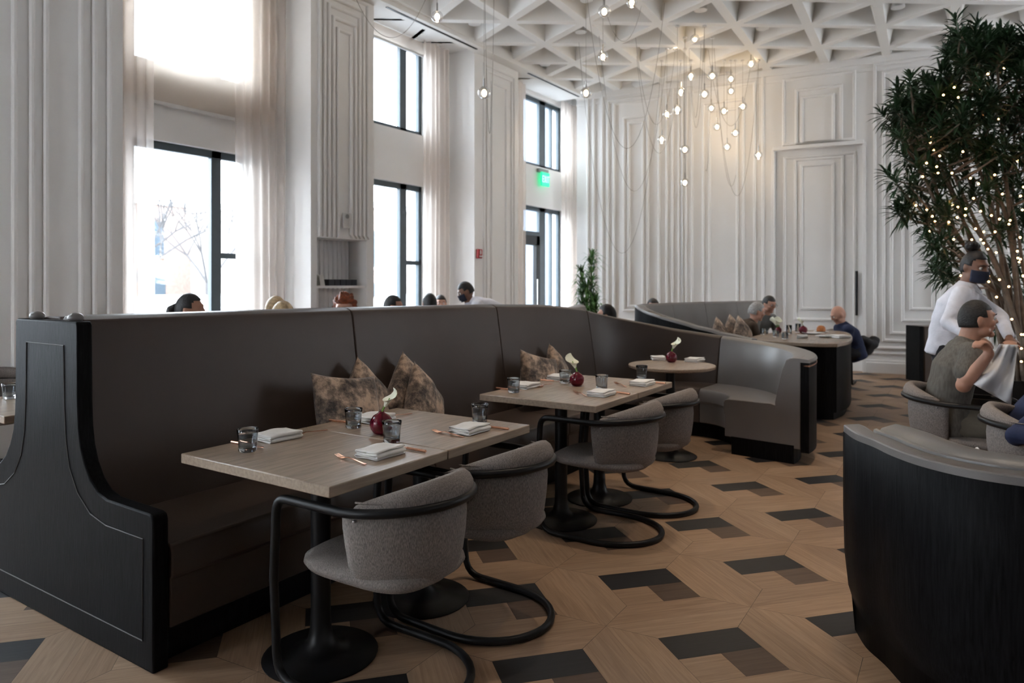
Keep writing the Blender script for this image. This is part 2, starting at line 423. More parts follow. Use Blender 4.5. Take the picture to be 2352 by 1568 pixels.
# niche: ribbed back and shelf
nb = MB()
for k in range(11): nb.tube([(5.70+.073*k, YF+.32, .8),(5.70+.073*k, YF+.32, 1.95)], .022, 8)
struct(nb.build('trim_4', 'wall_paint', smooth=True))
tag(MB().box(5.661, YF+.02, 1.355, 6.459, YF+.30, 1.385).build('niche_shelf', 'wall_paint', bevel=.003), 'white shelf board set across the recessed niche in the window pier', 'shelf')
for k in range(5):
    x = 5.955+.093*k
    b = MB().box(-.044,-.055,0,.044,.055,.075).build('storage_box', 'black_box', bevel=.004, loc=(x, YF+.13, 1.386))
    tag(b, ['small black box on the niche shelf, leftmost of its row','second small black box from the left on the niche shelf','small black box in the middle of the row on the niche shelf','fourth small black box from the left on the niche shelf','small black box on the niche shelf, rightmost of its row'][k], 'box', 'black boxes on the niche shelf')
v = MB().lathe([(.0,0),(.045,0),(.05,.02),(.06,.08),(.045,.13),(.03,.15),(.028,.165),(.0,.165)], 20).build('pottery_vase', 'grey_print', smooth=True, loc=(5.73, YF+.14, 1.386))
tag(v, 'dull grey pottery vase at the left end of the niche shelf', 'vase')
cdh = thing('tent_card', 'small folded white card standing between the grey vase and the black boxes', 'card', (5.83, YF+.12, 1.386))
MB().add([(-.035,-.03,0),(.035,-.03,0),(.035,0,.13),(-.035,0,.13),(-.035,.03,0),(.035,.03,0)], [(0,1,2,3),(3,2,5,4)]).build('card_sheet','white_plastic',cdh,solid=.002)
# plate on the pier
ps = thing('wall_plate', 'small white plate with a grey mark screwed to the fluted pier above the niche', 'wall plate', (6.08, YF-.04, 2.17))
MB().box(-.055,-.012,-.09,.055,.006,.09).build('plate','white_plastic',ps,bevel=.004)
MB().lathe([(0,0),(.028,0),(.028,.004),(0,.004)],16).build('grey_mark','grey_print',ps,loc=(0,-.017,.05)).rotation_euler = (PI/2,0,0)
fa = thing('fire_alarm_pull', 'red fire alarm pull station with a white handle on the far pier', 'fire alarm', (8.83, YF-.005, 2.0-.13))
MB().box(-.055,-.045,-.07,.055,.0,.07).build('alarm_body','red_plastic',fa,bevel=.006)
MB().box(-.012,-.055,-.01,.012,-.043,.055).box(-.03,-.06,-.05,.03,-.043,-.03).build('pull_handle','white_plastic',fa,bevel=.003)

# ---- back wall
P0 = Vector((12.03, 6.45)); DW = Vector((.108,-.9941)).normalized(); NW = Vector((-DW.y*-1, DW.x*-1))
NW = Vector((DW.y, -DW.x));  # points towards the room (-X)
def bw(t, n, z): p = P0+DW*t+NW*n; return (p.x, p.y, z)
def bt(px):
    s = (px-1176)/CF; a, b = CU+CR*s, CR-CU*s     # D*(a,b)=P0+t*DW
    det = a*(-DW.y)+DW.x*b; D = (P0.x*(-DW.y)+DW.x*P0.y)/det; t = (a*P0.y-b*P0.x)/det
    return t*-1 if False else ((D*a-P0.x)*DW.x+(D*b-P0.y)*DW.y), D
def bz(px, py): return CAMH-(py-653)/CF*bt(px)[1]
td0, td1 = bt(1779)[0], bt(1981)[0]; zd = bz(1779,346)
B = MB()
def wbox(t0,t1,n0,n1,z0,z1):
    B.add([bw(t,n,z) for t in (t0,t1) for n in (n0,n1) for z in (z0,z1)], [(0,1,3,2),(4,6,7,5),(0,4,5,1),(2,3,7,6),(0,2,6,4),(1,5,7,3)])
wbox(0,td0,-.3,0,0,5.7); wbox(td1,12.4,-.3,0,0,5.7); wbox(td0,td1,-.3,0,zd,5.7); wbox(td0,td1,-.3,-.12,0,zd); wbox(0,.1,-1.0,-.28,0,5.7)
struct(B.build('wall_back','wall_paint'))
def frames(name, L, w=.045, d=.032, rec=0):
    B = MB()
    for (pl, pr, py, zb) in L:
        t0, t1 = bt(pl)[0], bt(pr)[0]; zt = py if py < 10 else bz(pl, py)
        ring(B, lambda t,n,z: bw(t,n-rec,z), t0, t1, zb, zt, w, d)
    struct(B.build(name,'wall_paint',smooth=True))
frames('trim_5', [(1442,1480,282,.98),(1431,1491,270,.9),(1408,1517,237,.72),(1394,1535,230,.62),(1381,1548,214,.52),(1362,1563,196,.40),(1348,1570,188,.32)])
frames('trim_6', [(1627,1697,254,.98),(1613,1711,236,.86),(1587,1737,205,.62),(1574,1756,178,.45)])
frames('trim_7', [(1797,1966,182,zd+.06),(1826,1936,206,zd+.06),(1839,1918,222,zd+.06)])
frames('trim_8', [(1797,1966,3.55,.55),(1822,1938,3.5,.80),(1836,1916,3.4,.98)], rec=.12)
frames('trim_9', [(2089,2147,212,1.0),(2070,2160,198,.82),(2044,2192,178,.62),(2026,2212,164,.50),(2006,2236,146,.38)])
frames('trim_10', [(2268,2450,150,.38),(2290,2425,168,.5),(2310,2400,185,.62)])
B = MB()   # door header lip, cornice and baseboards
wbox(td0-.02,td1+.02,0,.07,zd-.01,zd+.05)
wbox(td0-.05,td0,0,.025,0,zd+.02); wbox(td1,td1+.05,0,.025,0,zd+.02)
wbox(0,12.4,0,.03,4.9,5.02); wbox(0,12.4,0,.015,4.78,4.83)
struct(B.build('trim_11','wall_paint',bevel=.006))
B = MB()
for (a,b) in ((.0,td0-.05),(td1+.05,12.4)): wbox(a,b,0,.035,0,.17); wbox(a,b,0,.022,.17,.21); wbox(a,b,0,.02,.30,.33)
struct(B.build('baseboard_back','wall_paint',bevel=.006))
dh = MB(); p = Vector(bw(bt(1967)[0], -.075, 0)); 
dh.tube([(p.x,p.y,.9),(p.x,p.y,zonY(1967,622,p.y))], .02, 10)
dh.tube([(p.x,p.y,1.0),(p.x+.06,p.y,1.0)], .012, 8); dh.tube([(p.x,p.y,1.5),(p.x+.06,p.y,1.5)], .012, 8)
tag(dh.build('door_pull','black_metal',smooth=True), 'tall slim black pull handle on the white panelled door', 'door handle')
# remaining walls of the room (behind and to the right of the camera)
R = MB()
ops = [(10.9,11.9)]     # unseen tall opening added to light the far end
R.box(-6.3,-5.9,0,13.6,-5.6,1.4); R.box(-6.3,-5.9,4.8,13.6,-5.6,5.7); pv = -6.3
for a, b in ops+[(13.6,13.6)]: R.box(pv,-5.9,1.4,a,-5.6,4.8); pv = b
struct(R.build('wall_right','wall_paint'))
R = MB()   # wall behind the camera; opening added to let in light, dark tone cuts bounce
R.box(-6.3,-5.6,0,-6.0,3.9,5.7); R.box(-6.3,6.0,0,-6.0,7.25,5.7); R.box(-6.3,3.9,0,-6.0,6.0,.8); R.box(-6.3,3.9,3.2,-6.0,6.0,5.7); R.box(-6.3,5.3,0,-6.0,6.0,5.7)
struct(R.build('wall_front','low_bounce_dark'))

# ---- ceiling: triangular coffers
def make_ceiling():
    O = Vector((8.13,5.42)); A = Vector((1.062,.058)); Bv = Vector((.607,-.850)); W = .062; dp = .42
    B = MB(); R_ = range(-22,23)
    mid = MB()
    def clipped(tri):
        c = (tri[0]+tri[1]+tri[2])/3
        return -6.6 < c.x < 14 and -6.2 < c.y < 6.45+.30
    for i in R_:
        for j in R_:
            N = lambda a, b: O+A*a+Bv*b
            for tri in ((N(i,j),N(i+1,j),N(i,j+1)), (N(i+1,j),N(i+1,j+1),N(i,j+1))):
                if not clipped(tri): continue
                c = (tri[0]+tri[1]+tri[2])/3
                def inset(w):
                    out = []
                    for k in range(3):
                        p, q, r = tri[k], tri[(k+1)%3], tri[(k-1)%3]
                        e1 = (q-p).normalized(); e2 = (r-p).normalized(); sn = abs(e1.x*e2.y-e1.y*e2.x)
                        out.append(p+(e1+e2)*(w/sn))
                    return out
                a = inset(W); b = inset(.17)
                base = len(B.v)
                B.v += [(p.x,p.y,HC) for p in tri]+[(p.x,p.y,HC) for p in a]+[(p.x,p.y,HC+dp) for p in b]
                for k in range(3):
                    l = (k+1)%3
                    B.f.append((base+k,base+l,base+3+l,base+3+k)); B.f.append((base+3+k,base+3+l,base+6+l,base+6+k))
                B.f.append((base+6,base+7,base+8))
    B.box(-6.3,-5.9,HC+dp+.02,13.6,7.3,HC+dp+.2)
    return struct(B.build('ceiling','ceiling_paint'))
make_ceiling()
# soffit band with air slot along the window wall
s = MB().box(-6.2, YF-.20, HC-.06, 12.2, YF+.02, HC+.1).box(-6.2, YF-.05, HC-.0, 12.2, YG+.02, HC+.1)
struct(s.build('trim_12','ceiling_paint',bevel=.005))
for k,(a,b) in enumerate(((3.6,5.5),(6.7,8.65),(10.1,11.9))):
    g = MB().box(a, YF-.13, HC-.066, b, YF-.095, HC-.058).build('air_slot','black_metal')
    tag(g, ['thin dark air slot in the soffit before the nearest window bay','thin dark air slot in the soffit before the middle window bay','thin dark air slot in the soffit before the farthest window bay'][k], 'air vent', 'air slots in the soffit')
# exit sign in the far bay
ex = thing('exit_sign', 'small green glowing exit sign on a grey bracket over the far glass door', 'exit sign', (onY(1254,YG-.1), YG, zonY(1254,412,YG-.1)))
MB().box(-.17,-.06,.13,.17,0,.20).build('bracket','grey_print',ex,bevel=.004)
MB().box(-.14,-.10,-.13,.14,-.06,.13).build('light_box','exit_green',ex,bevel=.004)
L = MB()
def stroke(x0,z0,x1,z1,w=.012):
    d = Vector((x1-x0,z1-z0)).normalized(); n = Vector((-d.y,d.x))*w/2
    q = [(x0+n.x,z0+n.y),(x1+n.x,z1+n.y),(x1-n.x,z1-n.y),(x0-n.x,z0-n.y)]
    L.add([(a,-.104,b) for a,b in q]+[(a,-.1005,b) for a,b in q], [(0,1,2,3),(4,5,6,7),(0,1,5,4),(1,2,6,5),(2,3,7,6),(3,0,4,7)])
for x in (-.12,): stroke(x,-.06,x,.06); stroke(x,.055,x+.045,.055); stroke(x,0,x+.04,0); stroke(x,-.055,x+.045,-.055)
stroke(-.055,-.06,-.005,.06); stroke(-.055,.06,-.005,-.06); stroke(.03,-.06,.03,.06); stroke(.085,-.06,.085,.06); stroke(.055,.055,.12,.055)
L.build('letters','exit_letters',ex)

# ---- curtains and shades
def curtain(name, x0, x1, label, y=6.82, z0=.02, z1=4.98, amp=.03, wl=.11, m='sheer_curtain', ph=0):
    n = max(8, int((x1-x0)/.012)); path = [(lerp(x0,x1,k/n), y+amp*math.sin(2*PI*(lerp(x0,x1,k/n))/wl+ph)+amp*.5*math.sin(2*PI*lerp(x0,x1,k/n)/(wl*2.7)+1)) for k in range(n+1)]
    B = MB(); zs = [z0, 1.5, 3, z1]; vs = []
    for q, z in enumerate(zs):
        for (x, yy) in path: vs.append((x+.01*math.sin(q*2+x*5), yy, z))
    m_ = n+1
    B.add(vs, [(q*m_+k,q*m_+k+1,(q+1)*m_+k+1,(q+1)*m_+k) for q in range(3) for k in range(n)])
    return tag(B.build(name, m, smooth='all'), label, 'curtain', 'sheer curtains on the window wall')
curtain('sheer_curtain', 3.45, 3.92, 'sheer white curtain gathered at the left side of the nearest tall window')
curtain('sheer_curtain', 4.83, 5.50, 'sheer white curtain gathered at the right side of the nearest tall window')
curtain('sheer_curtain', 6.62, 6.86, 'narrow sheer white curtain at the left side of the middle tall window')
curtain('sheer_curtain', 7.98, 8.62, 'sheer white curtain gathered at the right side of the middle tall window')
curtain('sheer_curtain', 10.0, 10.80, 'sheer pinkish white curtain at the left side of the glass door bay')
curtain('sheer_curtain', 12.12, 12.80, 'sheer pinkish white curtain at the right side of the glass door bay, by the corner')
for k, (a, b, zb) in enumerate(((3.62,5.45,3.24),(6.75,8.35,4.80))):
    t = thing('roller_shade', ['cream translucent roller shade half lowered over the nearest upper window','cream roller shade pulled almost fully up over the middle upper window'][k], 'roller shade', ((a+b)/2, 6.93, zb), group='roller shades')
    h = (b-a)/2
    MB().box(-h,-.002,.0,h,.002,4.99-zb).build('shade_cloth','roller_shade',t)
    MB().box(-h,-.012,-.025,h,.012,.012).build('hem_bar','white_plastic',t,bevel=.003)
# =================================================================== BANQUETTES
def back_prof(th, h, lean=.10, z0=.12):
    """section of an upholstered back: offset 0 = inner face at the seat"""
    t = lean+.035
    return [(0,z0),(0,.47),(lean*.35,.47+(h-.47)*.35),(lean*.75,.47+(h-.47)*.72),(lean,h-.05),(lean+.012,h-.018),(t+.01,h-.003),(t+.04,h),(th-.02,h),(th,h-.015),(th,z0)]
def seat_prof(d, z=.45, z0=.14):
    return [(-d,z0),(-d,z-.13),(-d-.012,z-.12),(-d-.012,z-.03),(-d+.004,z-.006),(-d+.03,z),(-.03,z+.004),(.01,z-.006),(.01,z0)]
def sub(lst, a, b): return lst[a:b+1]
def banquette(root, path, norm, hs, ths, ds, cuts, leather, shell=None, leans=None, seams=True, kick=True, trim_on=True, lit_end=None, names=('backrest','seat_cushion')):
    n = len(path); leans = leans or [.10]*n
    for a, b in zip(cuts[:-1], cuts[1:]):
        leather = lit_end[1] if lit_end and a >= lit_end[0] else leather
        P, N = sub(path,a,b), sub(norm,a,b)
        # pull the cushion in by 2 mm at each seam
        def trim(P):
            P = [Vector(p) for p in P]
            P[0] = P[0]+(P[1]-P[0]).normalized()*.003; P[-1] = P[-1]+(P[-2]-P[-1]).normalized()*.003; return P
        PP = trim(P)
        MB().sweep(PP, N, lambda i: back_prof(ths[a+i], hs[a+i], leans[a+i])).build(names[0], leather, root, smooth=True, bevel=.006)
        if ds: MB().sweep(PP, N, lambda i: seat_prof(ds[a+i])).build(names[1], leather, root, smooth=True, bevel=.006)
    if kick and ds:
        MB().sweep(path, norm, lambda i: [(-ds[i]+.06,0),(-ds[i]+.06,.145),(ths[i]-.05,.145),(ths[i]-.05,0)]).build('plinth','black_wood',root)
    if shell:
        a, b, w, hz = shell; P, N = sub(path,a,b), sub(norm,a,b)
        MB().sweep(P, N, lambda i: [(ths[a+i]+.002,.10),(ths[a+i]+.002,hs[a+i]-hz),(ths[a+i]+w-.006,hs[a+i]-hz),(ths[a+i]+w,hs[a+i]-hz-.006),(ths[a+i]+w,.10)]).build('outer_shell','black_wood',root, smooth=True)
        MB().sweep(P, N, lambda i: [(ths[a+i]-.03,hs[a+i]-hz),(ths[a+i]-.03,hs[a+i]-.004),(ths[a+i]-.01,hs[a+i]),(ths[a+i]+w-.005,hs[a+i]-.006),(ths[a+i]+w+.006,hs[a+i]-.02),(ths[a+i]+w+.006,hs[a+i]-hz)]).build('top_cap','grey_leather',root, smooth=True)
        if trim_on: MB().sweep(P, N, lambda i: [(ths[a+i]+w*.2,hs[a+i]-hz-.03),(ths[a+i]+w*.2,hs[a+i]-hz-.018),(ths[a+i]+w+.004,hs[a+i]-hz-.018),(ths[a+i]+w+.004,hs[a+i]-hz-.03)]).build('metal_trim','copper',root)

# ---- main double banquette
X0 = 1.485; YB0 = 3.0
main = thing('banquette', 'long high-backed brown leather banquette with black wood end panel, sweeping round at its far end', 'banquette', (0,0,0))
path = [(lerp(X0,6.0,k/30), YB0) for k in range(31)]
AC = (5.97, 2.18); AR = .82
for k in range(1, 33):
    a = math.radians(90-k/32*188); path.append((AC[0]+AR*math.cos(a), AC[1]+AR*math.sin(a)))
norm = normals2d(path, 1)
norm = [(0,1)]*31+[((p[0]-AC[0])/AR, (p[1]-AC[1])/AR) for p in path[31:]]
hs, ths, ds, ln = [], [], [], []
for i, p in enumerate(path):
    if i <= 30: hs.append(interp([1.48,2.97,4.5,5.3,6.0],[1.268,1.262,1.245,1.225,1.17], p[0])); ths.append(.29); ds.append(.52); ln.append(.10)
    else:
        k = (i-30)/32; hs.append(interp([0,.12,.25,.36,.48,.62,.8,1],[1.17,1.10,1.02,.95,.90,.865,.84,.825],k)); ths.append(lerp(.29,.20,min(1,k*2))); ds.append(lerp(.52,.42,min(1,k*3))); ln.append(lerp(.10,.075,k))
cuts = [0, 10, 20, 30, 46, 62]
banquette(main, path, norm, hs, ths, ds, cuts, 'leather', shell=(34,62,.065,.03), leans=ln, lit_end=(46,'grey_leather'))  # end segments: lighter leather paints in the window light on the curve
# far (window) side of the same banquette
fp = [(lerp(X0,6.25,k/30), 3.6) for k in range(31)]
fn = [(0,-1)]*31
fh = [interp([1.48,6.25],[1.26,1.17],p[0]) for p in fp]
banquette(main, fp, fn, fh, [.295]*31, [.52]*31, [0,10,20,30], 'leather')
# little rounded end caps of the backs standing above the end panel
for y in (3.13, 3.47): MB().sphere((1.465,y,1.262), (.03,.035,.022), 16, 8).build('piping_knob','grey_leather',main,smooth='all')
# end panel: outline in (Y,z), symmetric about 3.3
half = [(2.48,0),(2.48,.545),(2.487,.565),(2.51,.572),(2.80,.575),(2.87,.592),(2.925,.632),(2.97,.69),(3.0,.755),(3.015,.83),(3.022,.93),(3.025,1.235),(3.035,1.25)]
outl = half+[(6.6-y,z) for y,z in half[::-1]]
MX = Matrix(((0,0,1,0),(1,0,0,0),(0,1,0,0),(0,0,0,1)))       # (y,z,x)->(x,y,z)
ep = MB().prism(outl, 1.422, 1.482, MX).build('end_panel','black_wood',main,bevel=.007)
gh = [(2.545,.105),(2.545,.475),(2.80,.476),(2.92,.500),(3.02,.565),(3.085,.655),(3.115,.76),(3.128,.90),(3.135,1.15)]
gpts = [(1.4215,y,z) for y,z in gh]+[(1.4215,6.6-y,z) for y,z in gh[::-1]]
MB().tube(gpts, .0028, 6, closed=True).build('inlay_line','seam',main)
# ---- far C-shaped banquette
bC = thing('banquette', 'grey leather C-shaped banquette curling round the big dark table, behind the long banquette', 'banquette', (0,0,0))
cp = smoothpath([(7.12,1.75,0),(7.20,1.95,0),(7.25,2.15,0),(7.28,2.4,0),(7.38,2.8,0),(7.62,3.08,0),(8.0,3.2,0),(8.8,3.22,0),(9.7,3.1,0),(10.5,2.9,0),(11.2,2.68,0)], 6)
cp = [(p.x,p.y) for p in cp]; cn = normals2d(cp, 1); nC = len(cp)
ch = [interp([0,12,18,24,30,36,60],[.88,.93,.98,1.08,1.17,1.165,1.15],i) for i in range(nC)]
banquette(bC, cp, cn, ch, [.16]*nC, [.45]*nC, [0,12,26,36,42,48,54,60], 'grey_leather', shell=(0,nC-1,.06,.03), trim_on=False)
# ---- dark banquette ridge beyond it
bD = thing('banquette', 'far low banquette back seen edge-on left of the grey C-shaped banquette', 'banquette', (0,0,0))
dp_ = [(lerp(6.6,8.2,k/8), lerp(3.98,4.15,k/8)) for k in range(9)]
banquette(bD, dp_, normals2d(dp_,1), [interp([0,8],[1.02,1.14],i) for i in range(9)], [.2]*9, [.45]*9, [0,4,8], 'grey_leather', shell=(0,8,.05,.03), trim_on=False)
# ---- foreground booth on the right, seen from outside
bE = thing('curved_booth', 'black wood curved booth shell with grey leather top in the right foreground', 'booth', (0,0,0))
ep_ = smoothpath([(3.16,.47,0),(3.02,.41,0),(2.916,.333,0),(2.80,.262,0),(2.69,.165,0),(2.615,.04,0),(2.59,-.105,0),(2.60,-.35,0),(2.70,-.65,0),(2.92,-.95,0),(3.25,-1.18,0)], 5)
ep_ = [(p.x,p.y) for p in ep_]; en = normals2d(ep_, 1); nE = len(ep_)
fade = lambda i: min(1,.35+i/12)
MB().sweep(ep_, en, lambda i: [(.10,0),(.08,.04),(.045,.10),(.02,.18),(.005,.32),(0,.5),(0,.80),(.02,.822),(.045,.822),(.045,0)]).build('outer_shell','black_wood',bE,smooth='all')
MB().sweep(ep_, en, lambda i: [(.002,.800),(.002,.826),(.006,.83),(.06,.835),(.085,.825),(.085,.80)]).build('top_cap','grey_leather',bE,smooth=True)
MB().sweep(ep_[4:], en[4:], lambda i: [(.080,.825),(.082,.838),(.092,.842),(.099,.836),(.10,.82)]).build('piping','grey_leather',bE,smooth=True)
MB().sweep(ep_[4:], en[4:], lambda i: [(.09,.12),(.09,.82),(.11,.845),(.16,.862),(.22,.85),(.25,.80),(.27,.47),(.27,.12)]).build('backrest','grey_leather',bE,smooth=True,bevel=.004)
MB().sweep(ep_[6:], en[6:], lambda i: [(.272,.12),(.272,.455),(.30,.46),(.68,.46),(.71,.44),(.71,.12)]).build('seat_cushion','grey_leather',bE,smooth=True)
# ---- booth end by the back wall
bF = thing('banquette', 'small grey banquette end standing against the back wall behind the waitress', 'banquette', (0,0,0))
x,y = onz(2122,878,0); d = Vector((CR,-CU)); 
fpth = [(x+d.x*t-.2*0, y+d.y*t) for t in (0,.3,.55,.8,1.0)]
fnn = [(CU,CR)]*5
MB().sweep(fpth[:2], fnn[:2], lambda i: [(0,0),(0,.80),(.36,.80),(.36,0)]).build('backrest','leather',bF,smooth=True,bevel=.02)
MB().sweep([(x-d.x*.06,y-d.y*.06),(x-d.x*.002,y-d.y*.002)], fnn[:2], lambda i: [(0,0),(0,.80),(.36,.80),(.36,0)]).build('end_panel','black_wood',bF,bevel=.004)
MB().sweep(fpth[1:], fnn[1:], lambda i: [(.02,0),(.02,.45),(.36,.45),(.36,0)]).build('seat_cushion','leather',bF,smooth=True,bevel=.01)

# =================================================================== CHAIRS
def make_chair(label, group):
    """local frame: sitter faces +Y, origin on the floor"""
    t = thing('tub_chair', label, 'chair', (0,0,0), 0, group)
    r = .0155; w = .255
    pts = []
    # floor loop from left post, round the back, to the right post; then arms as the same kind of loop
    def bend(p0, p1, p2, rad=.07, n=5):
        a = Vector(p0); b = Vector(p1); c = Vector(p2); u = (a-b).normalized(); v = (c-b).normalized(); out = []
        s = b+u*rad; e = b+v*rad
        for k in range(n+1):
            q = k/n; out.append(s.lerp(b, q).lerp(b.lerp(e, q), q))
        return out
    yf, zr = .27, r+.001
    def half_floor(sg): return bend((sg*w,yf+.02,.4),(sg*w,yf+.0,zr),(sg*w,-.1,zr),.09)
    arc = [(w*math.cos(a), -.04-.29*math.sin(a), zr) for a in [PI*k/20 for k in range(21)]]
    L = half_floor(1); Rr = half_floor(-1)[::-1]
    floor_loop = [(w,yf+.02,.36)]+L+arc+Rr+[(-w,yf+.02,.36)]
    MB().tube(floor_loop, r, 12).build('base_frame','black_metal',t,smooth=True)
    zf, zb = .655, .675
    a1 = bend((w,yf+.02,.3),(w+.004,yf-.0,zf),(w+.0,-.1,zf),.055)
    arc = [(.262*math.cos(a), -.05-.285*math.sin(a), lerp(zf,zb,math.sin(a))) for a in [PI*k/20 for k in range(21)]]
    a2 = [Vector((-v.x,v.y,v.z)) for v in a1][::-1]
    MB().tube([(w,yf+.02,.355)]+a1+arc+a2+[(-w,yf+.02,.355)], .0165, 12).build('arm_frame','black_metal',t,smooth=True)
    # seat pan
    seat = []
    def outline(k, ins): 
        a = 2*PI*k/40; c, s_ = math.cos(a), math.sin(a); e = .55
        return (.218-ins)*math.copysign(abs(c)**e, c), .0+(.27-ins)*math.copysign(abs(s_)**e, s_)
    prof = [(.20,.375),(.05,.380),(.012,.393),(.0,.412),(.004,.430),(.03,.445),(.08,.449),(.20,.446)]
    vs = []
    for (ins, z) in prof:
        for k in range(40):
            x, y = outline(k, ins); vs.append((x, y, z+.018*max(0,(y/.27))**2*0-.03*max(0,-y/.27)*0))
    n = 40; m = len(prof)
    B = MB().add(vs, [(i*n+k,i*n+(k+1)%n,(i+1)*n+(k+1)%n,(i+1)*n+k) for i in range(m-1) for k in range(n)]+[tuple(range(n))[::-1],tuple((m-1)*n+k for k in range(n))])
    B.build('seat','chair_fabric',t,smooth='all')
    # wrap-round back shell (grid -> closed thick mesh)
    def shell(rows, a0, a1, na, th):
        P = []
        for (rx, ry, cy, z) in rows:
            R1 = []
            for k in range(na+1):
                a = lerp(a0, a1, k/na); R1.append(Vector((rx*math.cos(a), cy-ry*math.sin(a), z)))
            P.append(R1)
        vs = []; nr = len(P); nc = na+1
        for q in (0, 1):
            for i in range(nr):
                for k in range(nc):
                    p = P[i][k]; a = lerp(a0,a1,k/na); nn = Vector((math.cos(a), -math.sin(a), 0))
                    e = min(1, min(k, na-k)/1.5*.6+.4)*(1 if 0 < i < nr-1 else .45)
                    vs.append(p+nn*th*(.5 if q else -.5)*e)
        o = nr*nc; fs = []
        for i in range(nr-1):
            for k in range(nc-1):
                fs.append((i*nc+k,i*nc+k+1,(i+1)*nc+k+1,(i+1)*nc+k)); fs.append((o+i*nc+k,o+(i+1)*nc+k,o+(i+1)*nc+k+1,o+i*nc+k+1))
        for i in range(nr-1):
            for k in (0, nc-1): fs.append((i*nc+k,(i+1)*nc+k,o+(i+1)*nc+k,o+i*nc+k))
        for k in range(nc-1):
            for i in (0, nr-1): fs.append((i*nc+k,i*nc+k+1,o+i*nc+k+1,o+i*nc+k))
        return MB().add(vs, fs)
    rows = [(.10,.12,-.05,.372),(.158,.185,-.045,.382),(.197,.225,-.04,.412),(.219,.246,-.036,.465),(.232,.258,-.033,.535),(.241,.264,-.03,.60),(.247,.267,-.03,.66)]
    shell(rows, math.radians(2), math.radians(178), 28, .032).build('backrest','chair_fabric',t,smooth='all')
    # padded top roll: lens shape, highest at the back
    vs = []; na = 28; secn = 10
    for k in range(na+1):
        a = lerp(math.radians(12), math.radians(168), k/na); u = math.sin(PI*k/na)**.85
        cx, cy = .250*math.cos(a), -.035-.270*math.sin(a); nn = Vector((math.cos(a), -math.sin(a), 0))
        hh = .006+.080*u; tt = .005+.030*u
        for q in range(secn):
            b = 2*PI*q/secn; vs.append(Vector((cx,cy,.672+hh*.45))+nn*(tt*math.cos(b)+.008-.02*(1+math.sin(b))*.5)+Vector((0,0,hh*.55*math.sin(b))))
    fs = [(k*secn+q,k*secn+(q+1)%secn,(k+1)*secn+(q+1)%secn,(k+1)*secn+q) for k in range(na) for q in range(secn)]
    fs += [tuple(range(secn))[::-1], tuple(na*secn+q for q in range(secn))]
    MB().add(vs, fs).build('top_pad','chair_fabric',t,smooth='all')
    # piping along the edge of the pad, screw
    pp = [((.262)*math.cos(a), -.035-.284*math.sin(a), .694) for a in [lerp(math.radians(14),math.radians(166),k/28) for k in range(29)]]
    MB().tube(pp, .0035, 6).build('piping','chair_fabric',t,smooth='all')
    for sg in (-1, 1): MB().sphere((sg*.255,-.10,.632), .006, 10, 6).build('screw','steel',t,smooth='all')
    return t
G1 = 'grey tub chairs at the near tables'
c0 = make_chair('grey fabric tub chair with black tube frame, nearest of all, at the first table', G1)
c0.location = (1.895, 1.80, 0); c0.rotation_euler = (0,0,.02)
dup(c0, (2.465,1.80,0), -.03, 'grey fabric tub chair right of the nearest one, at the first table')
dup(c0, (3.69,1.80,0), .0, 'grey fabric tub chair at the left half of the second table')
dup(c0, (4.27,1.80,0), -.03, 'grey fabric tub chair at the right half of the second table, nearest the round table')
def face(ang): return ang-PI/2
x, y = onz(2175,1100,0)
G2 = 'grey tub chairs on the right'
dup(c0, (5.40,.10,0), math.atan2(-.97,-.12)-PI/2, 'grey tub chair in which the man in the grey tee sits', G2)
dup(c0, (4.66,-.33,0), math.atan2(-.97,-.12)-PI/2, 'grey tub chair partly hidden by a navy sleeve at the right edge', G2)
dup(c0, (11.05,1.75,0), PI/2, 'dark-looking tub chair under the bald man in the navy sweater', G2)
dup(c0, (*ray(-15,5.3),0), PI*.85, 'tub chair beyond the black end panel, cut by the left edge', 'tub chairs at the left edge')
dup(c0, (*ray(12,6.1),0), PI*.9, 'farther tub chair at the left edge, showing behind the nearer one', 'tub chairs at the left edge')

# =================================================================== TABLES
def pedestal(t, x, y, ztop, name='pedestal'):
    B = MB().lathe([(0,0),(.212,0),(.214,.006),(.20,.014),(.12,.022),(.075,.034),(.05,.06),(.04,.10),(.037,.16),(.037,ztop-.03),(.037,ztop)], 40)
    B.build('pedestal','black_metal',t,smooth=True,loc=(x,y,0),sharp=50)
    MB().box(-.13,-.20,ztop-.02,.13,.20,ztop).box(-.04,-.25,ztop-.018,.04,.25,ztop-.002).build('top_bracket','black_metal',t,loc=(x,y,0))
def rect_table(x0, x1, y0, y1, xb, label):
    cx, cy = (x0+x1)/2, (y0+y1)/2; t = thing('dining_table', label, 'table', (cx,cy,0), 0, 'rectangular tables along the banquette')
    for a, b in ((x0,cx-.001),(cx+.001,x1)):
        MB().box(a-cx,y0-cy,.712,b-cx,y1-cy,.75).build('table_top','table_wood',t,bevel=.004)
    MB().box(-.30,-.10,.690,.30,.10,.711).build('joining_plate','black_metal',t)
    for x in xb: pedestal(t, x-cx, 2.09-cy, .711)
    return t
T1 = rect_table(1.585,2.80,1.747,2.572,(1.853,2.433),'near dark oak rectangular dining table, first along the banquette, laid for four')
T2 = rect_table(3.42,4.55,1.72,2.487,(3.70,4.21),'dark oak rectangular dining table, second along the banquette, laid for four')
rt = thing('round_table', 'small round dark oak table standing inside the curve of the banquette', 'table', (5.56,2.12,0))
MB().lathe([(0,.718),(.32,.718),(.345,.728),(.348,.744),(.344,.75),(0,.75)], 56).build('table_top','table_wood',rt,smooth=True,loc=(-.02,-.02,0))
pedestal(rt, 0, 0, .718)
